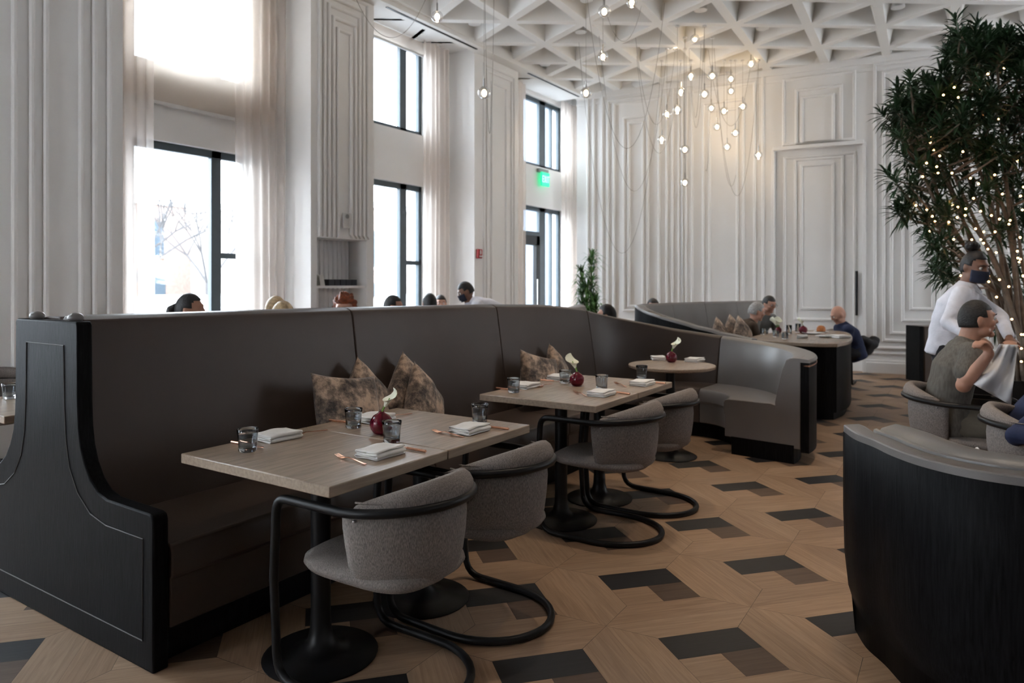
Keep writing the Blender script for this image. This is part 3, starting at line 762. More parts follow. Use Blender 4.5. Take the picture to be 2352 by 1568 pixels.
# table behind the end panel (window side)
T3 = rect_table(1.55,2.75,4.02,4.75,(1.85,2.43),'dark oak table on the window side of the banquette, just past the end panel')
for ch in T3.children:
    if ch.name.startswith('pedestal') or ch.name.startswith('top_bracket'): ch.location.y = 0
# big dark table with curved wooden skirt
bt_ = thing('large_table', 'large curved dark table with black wood skirt, where the bald man eats', 'table', (0,0,0))
tp = smoothpath([(7.86,1.22,0),(8.3,1.17,0),(9.0,1.24,0),(9.75,1.40,0),(10.05,1.62,0),(10.0,1.95,0),(9.6,2.12,0),(8.9,2.2,0),(8.3,2.2,0),(7.95,2.05,0),(7.78,1.8,0),(7.76,1.4,0),(7.86,1.22,0)], 5)[:-1]
tp = [(p.x,p.y) for p in tp]; cxy = (8.9,1.7)
MB().prism(tp, .762, .80).build('table_top','table_wood',bt_,smooth=True,bevel=.006)
MB().prism([(lerp(x,cxy[0],.03),lerp(y,cxy[1],.03)) for x,y in tp], .09, .761).build('skirt','black_wood',bt_,smooth=True)
MB().prism([(lerp(x,cxy[0],.12),lerp(y,cxy[1],.12)) for x,y in tp], .0, .089).build('plinth','black_wood',bt_,smooth=True)
# table of the man in grey: wooden corner at the right edge
t4 = thing('dining_table', 'wooden table corner at the right edge in front of the man in the grey tee', 'table', (5.25,-1.05,0))
MB().box(-.6,-.40,.712,.35,.34,.75).build('table_top','table_wood',t4,bevel=.004); pedestal(t4,-.1,0,.711)
# =================================================================== PILLOWS
def pillow(label, loc, rot, size=.45, thick=.16, group='mottled cushions on the long banquette', seed=0):
    n = 22; vs = []; fs = []
    for q in (1, -1):
        for i in range(n+1):
            for j in range(n+1):
                u = i/n*2-1; v = j/n*2-1
                e = (1-u*u)*(1-v*v); h = thick*.5*max(0,e)**.42
                pinch = 1-.10*(1-abs(v)**2)*abs(u)**3-.0; pinch2 = 1-.10*(1-abs(u)**2)*abs(v)**3
                x = u*size/2*(pinch if abs(u) > .5 else 1-.10*(1-v*v)*abs(u)**3); z = v*size/2*(1-.10*(1-u*u)*abs(v)**3)
                w = noise.noise(Vector((x*7+seed,z*7,q*3)))*.018*min(1,e*3)
                vs.append((x, q*(h+w), z))
    m = (n+1)**2
    for q in range(2):
        for i in range(n):
            for j in range(n):
                a = q*m+i*(n+1)+j; f = (a,a+1,a+n+2,a+n+1); fs.append(f if q else f[::-1])
    o = MB().add(vs, fs).build('throw_pillow','plush',smooth='all')
    o.location = loc; o.rotation_euler = rot
    return tag(o, label, 'cushion', group)
R_ = math.radians
def pil(label, px, py, yy, size, roll, yaw, tilt, seed, group='mottled cushions on the long banquette', thick=.16):
    """centre at image point on plane Y=yy"""
    x = onY(px, yy); z = zonY(px, py, yy)
    return pillow(label, (x,yy,z), (R_(tilt), R_(roll), R_(yaw)), size, thick, group, seed)
pil('mottled brown plush cushion lying low and flat, leftmost of the first four', 800, 950, 2.80, .43, 8, -6, -20, 1)
pil('mottled brown plush cushion standing on its corner behind the leftmost cushion', 843, 930, 2.93, .40, 42, 0, -16, 2)
pil('mottled brown plush cushion with its point up, behind the rightmost of the first four', 943, 915, 2.93, .42, 44, -4, -16, 3)
pil('mottled brown plush cushion with a dark corner up, rightmost of the first four', 975, 940, 2.80, .42, 40, 8, -14, 4)
pil('mottled brown plush cushion by the second table, left one of the pair', 1240, 875, 2.83, .43, 14, -10, -16, 5)
pil('mottled tan plush cushion leaning behind the left one at the second table', 1285, 870, 2.92, .44, 36, 6, -18, 6)
for k,(px,py,D,rl) in enumerate([(1655,772,8.9,40),(1684,765,9.1,44),(1706,768,8.9,38)]):
    p = pt(px,py,D)
    pillow(['small tan cushion left of three beside the grey-haired man','tan cushion in the middle of three beside the grey-haired man','tan cushion nearest the grey-haired man'][k], p, (R_(-15),R_(rl),R_(-20)), .36, .14, 'tan cushions on the far banquette', k+9)

# =================================================================== TABLEWARE
def tumbler(loc, label, group):
    H, r0, r1 = .088, .034, .041
    def f(r, z, a): return r*(1+.035*math.cos(5*a+z*60)*(1 if r > .02 else 0)*max(0,1-z/.07))
    prof = [(0,0),(.030,0),(r0,.004),(.0345,.02),(.036,.045),(.039,.07),(r1,H-.001),(r1-.001,H),(r1-.0025,H-.001),(.0365,.07),(.0335,.045),(.0315,.022),(.028,.015),(0,.013)]
    o = MB().lathe(prof, 40, f=f).build('tumbler','smoke_glass',smooth='all'); o.location = loc
    return tag(o, label, 'glass', group)
def napkin(loc, rz, label, group, w=.155, d=.105):
    t = thing('napkin', label, 'napkin', loc, rz, group)
    rnd = random.Random(hash(label) % 1000 if False else int(loc[0]*1000))
    # a folded cloth: section = one ribbon folded over and over, swept along x
    lay = 2; th = .0045; gap = .0072; sec = []
    def ribbon():
        c = []
        for L in range(lay*2):
            z = .0035+L*.0082; y0, y1 = (-d/2, d/2) if L % 2 == 0 else (d/2, -d/2)
            for k in range(7):
                q = k/6; y = lerp(y0,y1,q)*(1-.02*(L%3)); c.append((y, z+.0016*math.sin(q*PI*1.3+L)))
            if L < lay*2-1:
                s_ = 1 if y1 > 0 else -1; c.append((y1+s_*.0045, z+.0041))
        return c
    c = ribbon(); n = len(c); nx = 14; vs = []
    for i in range(nx+1):
        u = i/nx
        for (y, z) in c: vs.append((lerp(-w/2,w/2,u)+.003*math.sin(z*300+y*30), y+.002*math.sin(u*5+z*90), z*(1+.10*math.sin(u*PI))+.0015*math.sin(u*9+y*40)*(z/.03)))
    B = MB().add(vs, [(i*n+k,i*n+k+1,(i+1)*n+k+1,(i+1)*n+k) for i in range(nx) for k in range(n-1)])
    B.build('folded_cloth','linen',t,smooth='all',solid=.0052).location = (0,0,.0)
    return t
def fork(loc, rz, label, group):
    o = MB(); pts = [(0,-.09,.0035),(0,-.07,.004),(0,-.02,.008),(0,.02,.011),(0,.04,.007)]
    w = [.0055,.0045,.0028,.0028,.004]; vs = []
    for (x,y,z), k in zip(pts, w): vs += [(-k,y,z-.0012),(k,y,z-.0012),(k,y,z+.0012),(-k,y,z+.0012)]
    n = len(pts); o.add(vs, [(i*4+q,i*4+(q+1)%4,(i+1)*4+(q+1)%4,(i+1)*4+q) for i in range(n-1) for q in range(4)]+[(0,1,2,3),(n*4-4,n*4-3,n*4-2,n*4-1)])
    neck = [(-.004,.038,.0065),(.004,.038,.0065),(.011,.055,.003),(-.011,.055,.003)]
    o.add([Vector(v) for v in neck]+[Vector(v)+Vector((0,0,.0022)) for v in neck], [(0,1,2,3),(4,5,6,7),(0,1,5,4),(1,2,6,5),(2,3,7,6),(3,0,4,7)])
    for k in range(4):
        x = -.0095+k*.0063; o.tube([(x,.054,.004),(x,.075,.005),(x*.9,.098,.011)], [.0019,.0017,.0009], 6)
    b = o.build('fork','copper',smooth=True); b.location = loc; b.rotation_euler = (0,0,rz)
    return tag(b, label, 'fork', group)
def knife(loc, rz, label, group):
    t = thing('knife', label, 'knife', loc, rz, group)
    MB().tube([(0,-.10,.006),(0,-.098,.006),(0,.0,.006)], [.0035,.0058,.0050], 10).build('handle','copper',t,smooth=True)
    MB().add([(-.006,0,.005),(.006,0,.005),(.009,.05,.005),(.004,.10,.005),(-.006,.09,.005),(-.006,0,.0065),(.006,0,.0065),(.009,.05,.0065),(.004,.10,.0065),(-.006,.09,.0065)],
      [(0,1,2,3,4),(9,8,7,6,5),(0,1,6,5),(1,2,7,6),(2,3,8,7),(3,4,9,8),(4,0,5,9)]).build('blade','copper',t)
    return t
def vase(loc, rz, label, group, sc=1, flop=1):
    t = thing('bud_vase', label, 'vase', loc, rz, group); t.scale = (sc,)*3
    prof = [(0,0),(.022,0),(.034,.006),(.045,.022),(.049,.042),(.046,.062),(.034,.080),(.018,.090),(.012,.094),(.013,.098),(.010,.098),(.009,.092),(.015,.086),(.031,.076),(.042,.060),(.045,.042),(.041,.024),(.030,.010),(0,.008)]
    MB().lathe(prof, 72, f=lambda r,z,a: r*(1+.022*math.cos(18*a)*(1 if r > .02 and .005 < z < .088 else 0))).build('ribbed_glass','ruby_glass',t,smooth='all')
    return t
def calla(loc, rz, label, group, sc=1):
    t = thing('calla_lily', label, 'flower', loc, rz, group); t.scale = (sc,)*3
    MB().tube([(0,0,-.05),(0.001,0,.0),(.006,0,.012),(.014,0,.026)], [.0032,.0034,.0042,.0062], 8).build('stem','flower_stem',t,smooth=True)
    # trumpet spathe: rolled cone whose far lip rises to a curling tip
    vs = []; nu, nv = 20, 12
    for i in range(nv+1):
        s = i/nv; base = Vector((.012+.026*s, 0, .020+.040*s)); rr = .006+.024*s**1.2
        for k in range(nu):
            a = 2*PI*k/nu; back = max(0, math.cos(a)); lift = .042*back**1.6*s**2.2; curl = -.022*back**5*s**6
            flare = rr*(1+.6*max(0,s-.6)*2*(.5+abs(math.sin(a))*.4))
            vs.append(base+Vector((math.cos(a)*flare*.9+curl, math.sin(a)*flare, lift-.012*s*s*max(0,-math.cos(a)))))
    fs = [(i*nu+k,i*nu+(k+1)%nu,(i+1)*nu+(k+1)%nu,(i+1)*nu+k) for i in range(nv) for k in range(nu)]
    MB().add(vs, fs).build('spathe','petal',t,smooth='all',solid=.0012)
    MB().tube([(.014,0,.024),(.034,0,.056)], [.0035,.0025], 8).build('spadix','flower_stem',t,smooth=True)
    return t
Z = .7502
GT, GN, GF, GK = 'smoked glass tumblers', 'folded white napkins', 'copper forks', 'copper knives'
def P3(px, py): x, y = onz(px, py, .75); return (x, y, Z)
for px, py, l in [(569,1036,'smoked glass tumbler at the near left corner of the first table'),(812,982,'smoked glass tumbler left of the red vase on the first table'),(900,1015,'smoked glass tumbler in front of the red vase on the first table'),(1102,970,'smoked glass tumbler at the far right of the first table'),
    (1180,901,'smoked glass tumbler at the left end of the second table'),(1298,880,'smoked glass tumbler just left of the red vase on the second table'),(1382,893,'smoked glass tumbler right of the red vase on the second table'),(1474,868,'smoked glass tumbler on the second table against the round table'),
    (22,915,'smoked glass tumbler at the left edge of the photo, behind the black end panel')]:
    tumbler(P3(px,py), l, GT)
for px, py, rz, l in [(640,1008,PI-.05,'folded white napkin at the near left place of the first table'),(875,1046,.02,'folded white napkin at the nearest place of the first table'),(1080,992,.0,'folded white napkin at the right-hand chair place of the first table'),(862,966,PI,'folded white napkin behind the red vase on the first table'),
    (1208,890,PI,'folded white napkin behind the tumbler at the left end of the second table'),(1382,908,0,'folded white napkin at the near chair place of the second table'),(1476,884,0,'folded white napkin at the right chair place of the second table'),(1285,871,PI,'folded white napkin behind the vase on the second table'),
    (1512,826,.5,'folded white napkin left of the vase on the round table'),(1596,830,-.1,'folded white napkin right of the vase on the round table')]:
    napkin(P3(px,py), rz, l, GN)
def along(p0, p1):
    a, b = Vector(P3(*p0)), Vector(P3(*p1)); d = b-a; return tuple((a+b)/2), math.atan2(d.y,d.x)-PI/2
for a, b, l in [((852,1072),(765,1046),'copper fork left of the nearest napkin on the first table'),((1075,1007),(988,990),'copper fork left of the right-hand napkin on the first table'),((732,992),(690,1000),'copper fork beside the left banquette napkin on the first table'),((932,953),(896,960),'copper fork behind the red vase on the first table'),
    ((1266,882),(1238,890),'copper fork right of the left tumbler on the second table'),((1350,912),(1318,900),'copper fork by the near napkin on the second table'),((1440,890),(1412,880),'copper fork by the right napkin on the second table')]:
    loc, rz = along(a, b); fork(loc, rz, l, GF)
for a, b, l in [((971,1039),(900,1026),'copper knife poking out right of the nearest napkin'),((1150,986),(1100,980),'copper knife poking out right of the right-hand napkin on the first table'),((528,1017),(612,1032),'copper knife behind the near left tumbler'),((768,969),(820,975),'copper knife left of the second tumbler on the first table'),
    ((1435,905),(1395,900),'copper knife right of the near napkin on the second table'),((1517,881),(1480,877),'copper knife right of the right napkin on the second table'),((1147,894),(1190,899),'copper knife at the left end of the second table'),((1253,875),(1290,878),'copper knife behind the left side of the vase on the second table')]:
    loc, rz = along(a, b); loc = (loc[0],loc[1],Z+.0008); 
    knife(loc, rz, l, GK)
GV, GL = 'ribbed ruby glass bud vases', 'white calla lilies'
for px, py, sc, w, rzl in [(876,996,1,'first table',.45),(1325,886,.93,'second table',2.4),(1542,832,.95,'round table',.3)]:
    p = P3(px,py); vase(p, 0, 'ribbed ruby red glass bud vase on the '+w, GV, sc)
    calla((p[0]+.004,p[1],p[2]+.096*sc), -PI*.18+rzl-.45 if True else 0, 'white calla lily in the red vase on the '+w, GL, 1.0 if sc == 1 else 1.15)
# things on the big dark table
def T(px, D, z=.8): x, y = ray(px, D); return (x, y, z+.0002)
def plate(loc, label, r=.13):
    return tag(MB().lathe([(0,0),(r*.55,0),(r*.6,.004),(r,.016),(r,.019),(r*.6,.008),(0,.006)],32).build('plate','china',smooth=True,loc=loc), label, 'plate', 'plates on the big dark table')
def clear_glass(loc, label, h=.11):
    return tag(MB().lathe([(0,0),(.03,0),(.033,.01),(.036,h),(.034,h),(.031,.012),(0,.010)],20).build('water_glass','clear_glass',smooth='all',loc=loc), label, 'glass', 'drinking glasses on the big dark table')
plate(T(1868,8.6), 'white plate between the red vase and the bald man'); plate(T(1900,8.1), 'white plate in front of the bald man')
napkin(T(1843,8.0), .2, 'folded white napkin near the edge of the big dark table', GN)
napkin(T(1925,8.0), .9, 'crumpled white napkin under the bald man\'s arm', GN, .22, .16)
vase(T(1845,8.7), 0, 'small ruby red vase in the middle of the big dark table', GV)
p = T(1845,8.7); calla((p[0],p[1],p[2]+.096), 2.4, 'calla lily in the vase on the big dark table', GL)
vase(T(1788,8.8), 0, 'small ruby red vase near the man in glasses', GV, .8)
p = T(1788,8.8); calla((p[0],p[1],p[2]+.07), .4, 'cream calla lily by the man in glasses, leaning right', GL, 1.3); calla((p[0]+.01,p[1]+.02,p[2]+.07), 2.6, 'cream calla lily by the man in glasses, leaning left', GL, 1.3)
for px, D, l in [(1812,8.6,'clear water glass right of the two cream lilies'),(1833,8.9,'clear water glass left of the red vase on the big table'),(1757,8.5,'clear glass at the left end of the big table'),(1782,8.1,'clear glass on the near edge of the big table'),(1803,7.8,'clear glass nearest the camera on the big table')]:
    clear_glass(T(px,D), l, .075 if px < 1810 else .11)
dg = thing('burger_plate', 'burger on a small white plate before the bald man', 'food', T(1886,8.95))
MB().lathe([(0,0),(.05,0),(.09,.01),(.09,.013),(0,.006)],24).build('small_plate','china',dg,smooth=True)
MB().lathe([(0,.007),(.05,.007),(.055,.03),(.05,.06),(.03,.08),(0,.085)],20).build('bun','food',dg,smooth='all')
# =================================================================== LIGHTS OF THE ROOM
GP = 'glass globe pendants'
def pend_label(k, px, py):
    col = 'left' if px < 1450 else 'right'
    return None
pend = [(1004,38,31),(1112,213,33),(1388,26,32),(1451,5,30),(1385,130,28),(1346,213,29),(1551,99,23),(1596,89,24),(1725,147,22),(1587,174,22),(1636,174,24),(1679,181,22),(1564,210,22),(1618,216,25),(1679,209,21),(1688,230,20),(1634,248,21),(1663,255,22),(1700,252,20),(1706,244,22),(1532,262,23),(1556,251,25),(1647,291,21),(1689,305,22),(1520,320,22),(1573,343,24),(1670,337,21),(1742,356,22),(1573,419,23)]
plab = ['nearest glass globe pendant at the upper left, before the middle window','lit glass globe pendant hanging alone before the far pier with the fire alarm','large lit glass globe pendant at the top of the photo, just right of centre',
 'lit glass globe pendant cut by the top edge of the photo, right of centre','lit glass globe pendant below the topmost central one, hanging on a straight cord','lit glass globe pendant beside the far upper window, over the glass door bay',
 'lit glass globe pendant high in the cluster, left one of the topmost two','lit glass globe pendant high in the cluster, right one of the topmost two','lit glass globe pendant at the upper right of the cluster, against the coffered ceiling',
 'lit glass globe pendant, left of the row of three under the ceiling edge','lit glass globe pendant, middle of the row of three under the ceiling edge','lit glass globe pendant, right of the row of three under the ceiling edge',
 'lit glass globe pendant left of the tall-stemmed one in the upper cluster','lit glass globe pendant in the very middle of the upper cluster, with a visible stem','lit glass globe pendant, second down in the right-hand column of the cluster',
 'lit glass globe pendant, third down in the right-hand column of the cluster','small lit glass globe pendant under the middle one of the cluster','small lit glass globe pendant left of the overlapping pair',
 'lit glass globe pendant, left one of the overlapping pair','lit glass globe pendant, right one of the overlapping pair','lit glass globe pendant at the left edge of the cluster, upper one',
 'lit glass globe pendant just right of the upper left-edge one of the cluster','lit glass globe pendant in the lower middle of the cluster, under the middle pair','lit glass globe pendant at the lower right of the cluster, with a pale stem',
 'lit glass globe pendant at the left edge of the cluster, lower one','lit glass globe pendant straight above the lowest one','lit glass globe pendant low in the cluster, above the left door jamb',
 'lit glass globe pendant farthest right, close to the door header','lowest lit glass globe pendant of the whole cluster']
pg = MB().sphere((0,0,0), .068, 24, 16); pb = MB().sphere((0,0,-.005), (.026,.026,.038), 14, 10)
proto_globe = pb_mesh = None
swag = {0:(-.9,.6,.9),1:(.9,.5,1.9),4:(.5,-.3,.5),5:(1.0,-.6,1.9),6:(-.8,.3,1.2),8:(-.9,.4,1.1),12:(-.6,.5,1.5),16:(.7,.4,1.6),20:(-1.1,.6,2.2),24:(-1.5,.7,3.1),25:(.5,.2,1.7),27:(-1.0,.4,2.2),28:(.35,.1,2.0),22:(.6,-.3,1.9),13:(.8,.5,1.3),9:(-.7,-.4,1.0)}
for k, (px, py, w) in enumerate(pend):
    D = CF*.136/(w-3 if w > 26 else w-2.5); p = pt(px, py, D)
    t = thing('globe_pendant', plab[k], 'pendant lamp', p, 0, GP)
    g = MB().sphere((0,0,0), .066, 24, 16).build('glass_globe','globe_glass',t,smooth='all')
    MB().sphere((0,0,-.004), (.027,.027,.037), 14, 10).build('bulb','bulb_warm',t,smooth='all')
    MB().tube([(0,0,.062),(0,0,.15)], .008, 10).build('stem','steel',t,smooth=True)
    top = HC-.02-p.z
    MB().tube([(0,0,.15),(0,0,top)], .0022, 5).build('cord','cord',t)
    if k in swag:
        dx, dy, sagz = swag[k]; pts = []
        for i in range(25):
            q = i/24; pts.append((dx*q, dy*q, top-sagz*(4*q*(1-q))**.9))
        MB().tube(pts, .0028, 5).build('swagged_cord','cord',t)
    MB().lathe([(0,0),(.03,0),(.03,.02),(0,.02)],16).build('canopy','white_plastic',t,loc=(0,0,top-.01))
    l = bpy.data.lights.new('bulb_light','POINT'); l.energy = 3.0; l.color = (1,.78,.52); l.shadow_soft_size = .03
    if k % 3 == 0: l.energy = 1.5; lo = bpy.data.objects.new('bulb_light', l); C.objects.link(lo); lo.parent = t; lo.location = (0,0,-.09)
# recessed downlights
dl = [(1090,56),(1334,74),(1482,109),(1252,149),(1609,24),(1751,66),(2062,18),(1348,1)]
dll = ['lit ceiling downlight nearest the window soffit','lit ceiling downlight left of the central pendants','lit ceiling downlight behind the central pendants','lit ceiling downlight near the far window bay','lit ceiling downlight at the top, above the right cluster','lit ceiling downlight at the upper right of the pendant cluster','lit ceiling downlight farthest right, over the tree side','lit ceiling downlight cut by the top edge of the photo']
def downlight(x, y, label, e=14):
    t = thing('downlight', label, 'downlight', (x,y,HC+.03), 0, 'recessed ceiling downlights')
    MB().lathe([(.062,0),(.085,0),(.085,.39),(.062,.39)],28).build('trim_ring','white_plastic',t,smooth=True)
    MB().lathe([(0,.004),(.066,.004),(.066,.012),(0,.012)],28).build('lamp_face','lamp_disc',t)
    l = bpy.data.lights.new('spot','SPOT'); l.energy = e; l.color = (1,.82,.64); l.spot_size = 1.15; l.spot_blend = .6; l.shadow_soft_size = .06
    o = bpy.data.objects.new('spot_light', l); C.objects.link(o); o.parent = t; o.location = (0,0,-.01)
for (px,py), lab in zip(dl, dll):
    x, y = onz(px, py, HC+.03); downlight(x, y, lab, 22)
for x, y, l in ((2.2,1.9,'added unseen fill downlight straight above the first table'),(3.9,1.9,'added unseen fill downlight straight above the second table'),(5.5,1.7,'added unseen fill downlight above the round table'),  # guessed lamps out of view, added to brighten tables and floor
    (3.6,.2,'added unseen fill downlight above the open floor before the second table'),(5.4,.4,'added unseen fill downlight above the man in the grey T-shirt'),(4.4,-1.3,'added unseen fill downlight above the black curved booth'),(7.2,.6,'added unseen fill downlight above the far open floor')): downlight(x, y, l, 40 if (3.5 < x < 4.6 and y < 1) else 80)

# =================================================================== INDOOR TREE
def make_tree():
    rnd = random.Random(11); D0 = 7.4
    t = thing('indoor_tree', 'tall many-stemmed indoor tree with narrow dark leaves, wrapped in fairy lights, at the right edge', 'tree', (*ray(2350,D0),0))
    base = Vector(t.location)
    MB().lathe([(0,0),(.5,0),(.55,.45),(.50,.45),(.48,.38),(0,.38)],32).build('planter','black_metal',t,smooth=True)
    MB().lathe([(0,.36),(.49,.36),(.49,.395),(0,.41)],24).build('soil','soil',t)
    crown = [(2110,250,7.2),(2100,300,7.5),(2080,270,7.3),(2150,225,7.4),(2200,200,7.2),(2215,140,7.4),(2237,95,7.3),(2270,120,7.3),(2300,110,7.5),(2310,140,7.1),(2345,150,7.4),(2160,300,7.0),(2220,280,7.0),(2280,240,7.0),(2330,260,7.2),(2120,350,7.3),(2190,350,7.5),(2250,340,7.1),(2320,350,7.0),(2105,400,7.2),(2090,470,7.3),(2170,420,7.7),(2200,470,7.2),(2270,430,7.5),(2330,440,7.4),(2140,520,7.2),(2120,440,7.0),(2380,200,7.2),(2420,280,7.4),(2450,380,7.1),(2400,420,7.3),(2480,300,7.5),(2400,130,7.4),(2350,540,7.3),(2180,635,7.3),(2160,580,7.2),(2310,600,8.0),(2340,680,8.1),(2300,740,8.0),(2345,480,8.0),(2420,560,7.8)]
    def L(px,py,D): return pt(px,py,D)-base
    stems = []; SB = MB()
    hubs = [(2140,330),(2220,300),(2270,230),(2330,300),(2090,330),(2200,460),(2280,470),(2115,300),(2150,250),(2200,230),(2230,160),(2290,150),(2330,220),(2180,380),(2250,330),(2300,380),(2360,330),(2430,300),(2110,430),(2380,180),(2150,520),(2400,420)]
    for k, (hx, hy) in enumerate(hubs):
        e = L(hx,hy,7.35+rnd.uniform(-.3,.3)); a = 2*PI*k/len(hubs)
        b = Vector((.14*math.cos(a), .14*math.sin(a), .38))
        m1 = b.lerp(e,.33)+Vector((rnd.uniform(-.06,.06),rnd.uniform(-.06,.06),.18)); m1.x -= (e.x-b.x)*.10; m1.y -= (e.y-b.y)*.10
        m2 = b.lerp(e,.68)+Vector((rnd.uniform(-.08,.08),rnd.uniform(-.08,.08),.05))
        P = smoothpath([b,m1,m2,e], 8); stems.append(P)
        r0 = rnd.uniform(.017,.032); MB().tube(P, [lerp(r0,.012,(i/(len(P)-1))) for i in range(len(P))], 8).build('stem','bark',t,smooth='all')
    tips = []
    for (px,py,D) in crown:
        n = 12 if py < 380 else 6
        for q in range(n): tips.append((L(px+rnd.gauss(0,24),py+rnd.gauss(0,22),D+rnd.uniform(-.5,.6))))
    BR = MB(); allp = [p for P in stems for p in P[8:]]
    LV = MB()
    for tip in tips:
        c = [p for p in allp if p.z < tip.z-.05] or allp
        n = min(c, key=lambda p: (p-tip).length+.25*abs(p.z-tip.z+.4))
        d = tip-n; mid = n.lerp(tip,.55)+Vector((rnd.uniform(-.05,.05),rnd.uniform(-.05,.05),-.04*d.length))
        if d.length < 1.6: BR.tube(smoothpath([n,mid,tip],4), [.011,.011,.010,.010,.009,.009,.008,.008,.007], 5)
        axis = (d.normalized()+Vector((0,0,.8))).normalized()
        u = axis.orthogonal().normalized(); w = axis.cross(u); nl = rnd.randint(20,28)
        for i in range(nl):
            a = i*2.4+rnd.random(); h = i/nl; el = lerp(-.35,1.15,h)+rnd.uniform(-.15,.15)
            dr = (u*math.cos(a)+w*math.sin(a))*math.cos(el)+axis*math.sin(el)
            o = tip+axis*(h*.13-.06); ln = rnd.uniform(.13,.21); wd = rnd.uniform(.011,.018)
            sd = dr.cross(Vector((0,0,1))); sd = (sd.normalized() if sd.length > .05 else u); up = sd.cross(dr)
            p1 = o+dr*ln*.35+up*.004; p2 = o+dr*ln*.72-Vector((0,0,ln*.05)); p3 = o+dr*ln-Vector((0,0,ln*.16))
            fold = up*wd*.35
            LV.add([o-sd*wd*.3,o+sd*wd*.3,p1-sd*wd+fold,p1,p1+sd*wd+fold,p2-sd*wd*.8+fold,p2,p2+sd*wd*.8+fold,p3],
                   [(0,1,4,3),(0,3,2),(2,3,6,5),(3,4,7,6),(5,6,8),(6,7,8)])
    tag(BR.build('branchwork','bark',t,smooth='all'),kind='stuff')
    tag(LV.build('foliage','leaf',t),kind='stuff')
    # fairy lights
    f = thing('fairy_lights', 'string of warm fairy lights wound through the indoor tree', 'string lights', tuple(base))
    z5 = [(377,374),(402,435),(538,387),(682,256),(544,553),(645,568),(232,679),(230,710),(252,757),(288,792),(208,836),(270,858),(278,896),(430,766),(594,762),(764,823),(184,919),(363,897),(476,928),(525,962),(624,908),(800,982),(671,1025),(143,1095),(208,1122),(366,1090),(495,1051),(399,1105),(447,1115),(444,1155),(538,1130),(243,1161),(259,1193),(344,1197),(395,1168),(604,1156),(653,1178),(718,1186),(711,1209),(793,1122),(229,1251),(507,1237),(557,1256),(626,1256),(374,1302),(484,1304),(539,1303),(556,1325),(582,1361),(633,1382),(779,1290),(762,1374),(765,1416),(781,1423),(774,1440),(416,1523),(587,1523),(588,1560),(797,1523),(653,1548),(583,292),(311,420)]
    pts = [(2050+x/2.659, 60+y/2.659) for x,y in z5]+[(2350,634),(2289,682),(2317,658),(2346,768),(2352,768),(2309,733),(2324,733),(2346,800),(2346,830),(2344,450)]
    pos = []
    for (px,py) in pts:
        p = L(px,py,6.85+rnd.uniform(-.08,.1)); pos.append(p)
        MB().sphere((0,0,0), .0095, 8, 6).build('bulb','fairy_bulb',f,smooth='all',loc=tuple(p))
    order = sorted(pos, key=lambda p: p.z); W = MB()
    for a, b in zip(order[:-1], order[1:]):
        if (a-b).length < .9: W.tube([a,a.lerp(b,.5)+Vector((.0,.0,-.03)),b], .0012, 4)
    W.build('wire','leaf',f)
make_tree()
def floor_plant():
    rnd = random.Random(5); x, y = ray(1352, 11.8)
    t = thing('potted_plant', 'potted plant with thin spiky green leaves in the corner by the glass door', 'plant', (x,y,0))
    MB().lathe([(0,0),(.17,0),(.20,.40),(.18,.40),(.17,.35),(0,.35)],24).build('pot','white_plastic',t,smooth=True)
    V = MB()
    for k in range(4):
        a = k*1.7; e = Vector((.13*math.cos(a), .13*math.sin(a), [1.85,1.6,1.35,1.1][k]))
        MB().tube([(0.02*math.cos(a),.02*math.sin(a),.34),e], .013, 6).build('stem','bark',t,smooth='all')
        for zz in range(int((e.z-.8)/.13)+1):
            c = Vector((e.x*.9,e.y*.9,e.z-zz*.13))
            for i in range(34):
                b = rnd.random()*6.28; el = rnd.uniform(-.3,1.3); dr = Vector((math.cos(b)*math.cos(el),math.sin(b)*math.cos(el),math.sin(el)))
                ln = rnd.uniform(.20,.34); sd = dr.cross(Vector((0,0,1))).normalized()*.010; p1 = c+dr*ln*.55; p2 = c+dr*ln+Vector((0,0,-ln*.35))
                V.add([c-sd,c+sd,p1+sd,p1-sd,p2],[(0,1,2,3),(3,2,4)])
    tag(V.build('foliage','leaf_light',t),kind='stuff')
floor_plant()

# =================================================================== OUTSIDE
struct(MB().box(-60,7.3,-.5,90,90,-.35).build('ground','asphalt'))
def building(name, label, x0, y0, x1, y1, h, m, wins_, cat='building'):
    t = thing(name, label, cat, ((x0+x1)/2,(y0+y1)/2,-.35)); a, b = (x1-x0)/2, (y1-y0)/2
    B = MB().box(-a,-b,0,a,b,h).build('walls', m, t)
    MB().box(-a-.15,-b-.15,h-.05,a+.15,b+.15,h+.25).build('parapet','white_plastic',t)
    for (u, z, w, hh) in wins_:
        f = MB().box(u-w/2,-b-.05,z,u+w/2,-b+.02,z+hh).build('window','dark_glass',t)
        MB().box(u-w/2-.1,-b-.12,z-.12,u+w/2+.1,-b+.02,z).build('sill','white_plastic',t)
X_, Y_ = ray(440, 44)
building('brick_building','pale pink brick building seen through the nearest window', X_-5,Y_-1,X_+9,Y_+9,6.4,'brick',[(-5,3.4,1.2,2.0),(-2,3.4,1.2,2.0),(1,3.4,1.2,2.0),(4,3.4,1.2,2.0),(-5,.8,1.4,1.4),(-1,.8,1.4,1.4),(3.5,.8,1.4,1.4)])
X_, Y_ = ray(905, 38)
building('brick_building','pale brick building seen through the middle window', X_-6,Y_-1,X_+8,Y_+9,5.6,'brick_pale',[(-3,2.6,1.1,1.8),(-.2,2.6,1.1,1.8),(2.6,2.6,1.1,1.8),(-3,.4,1.1,1.4),(0,.4,1.1,1.4)])
building('grey_building','dark slate building seen through the far window above the glass door', 17.2,9.6,24,12.6,9,'slate_facade',[(-1.5,4.4,1.2,2.2),(1,4.4,1.2,2.2)])
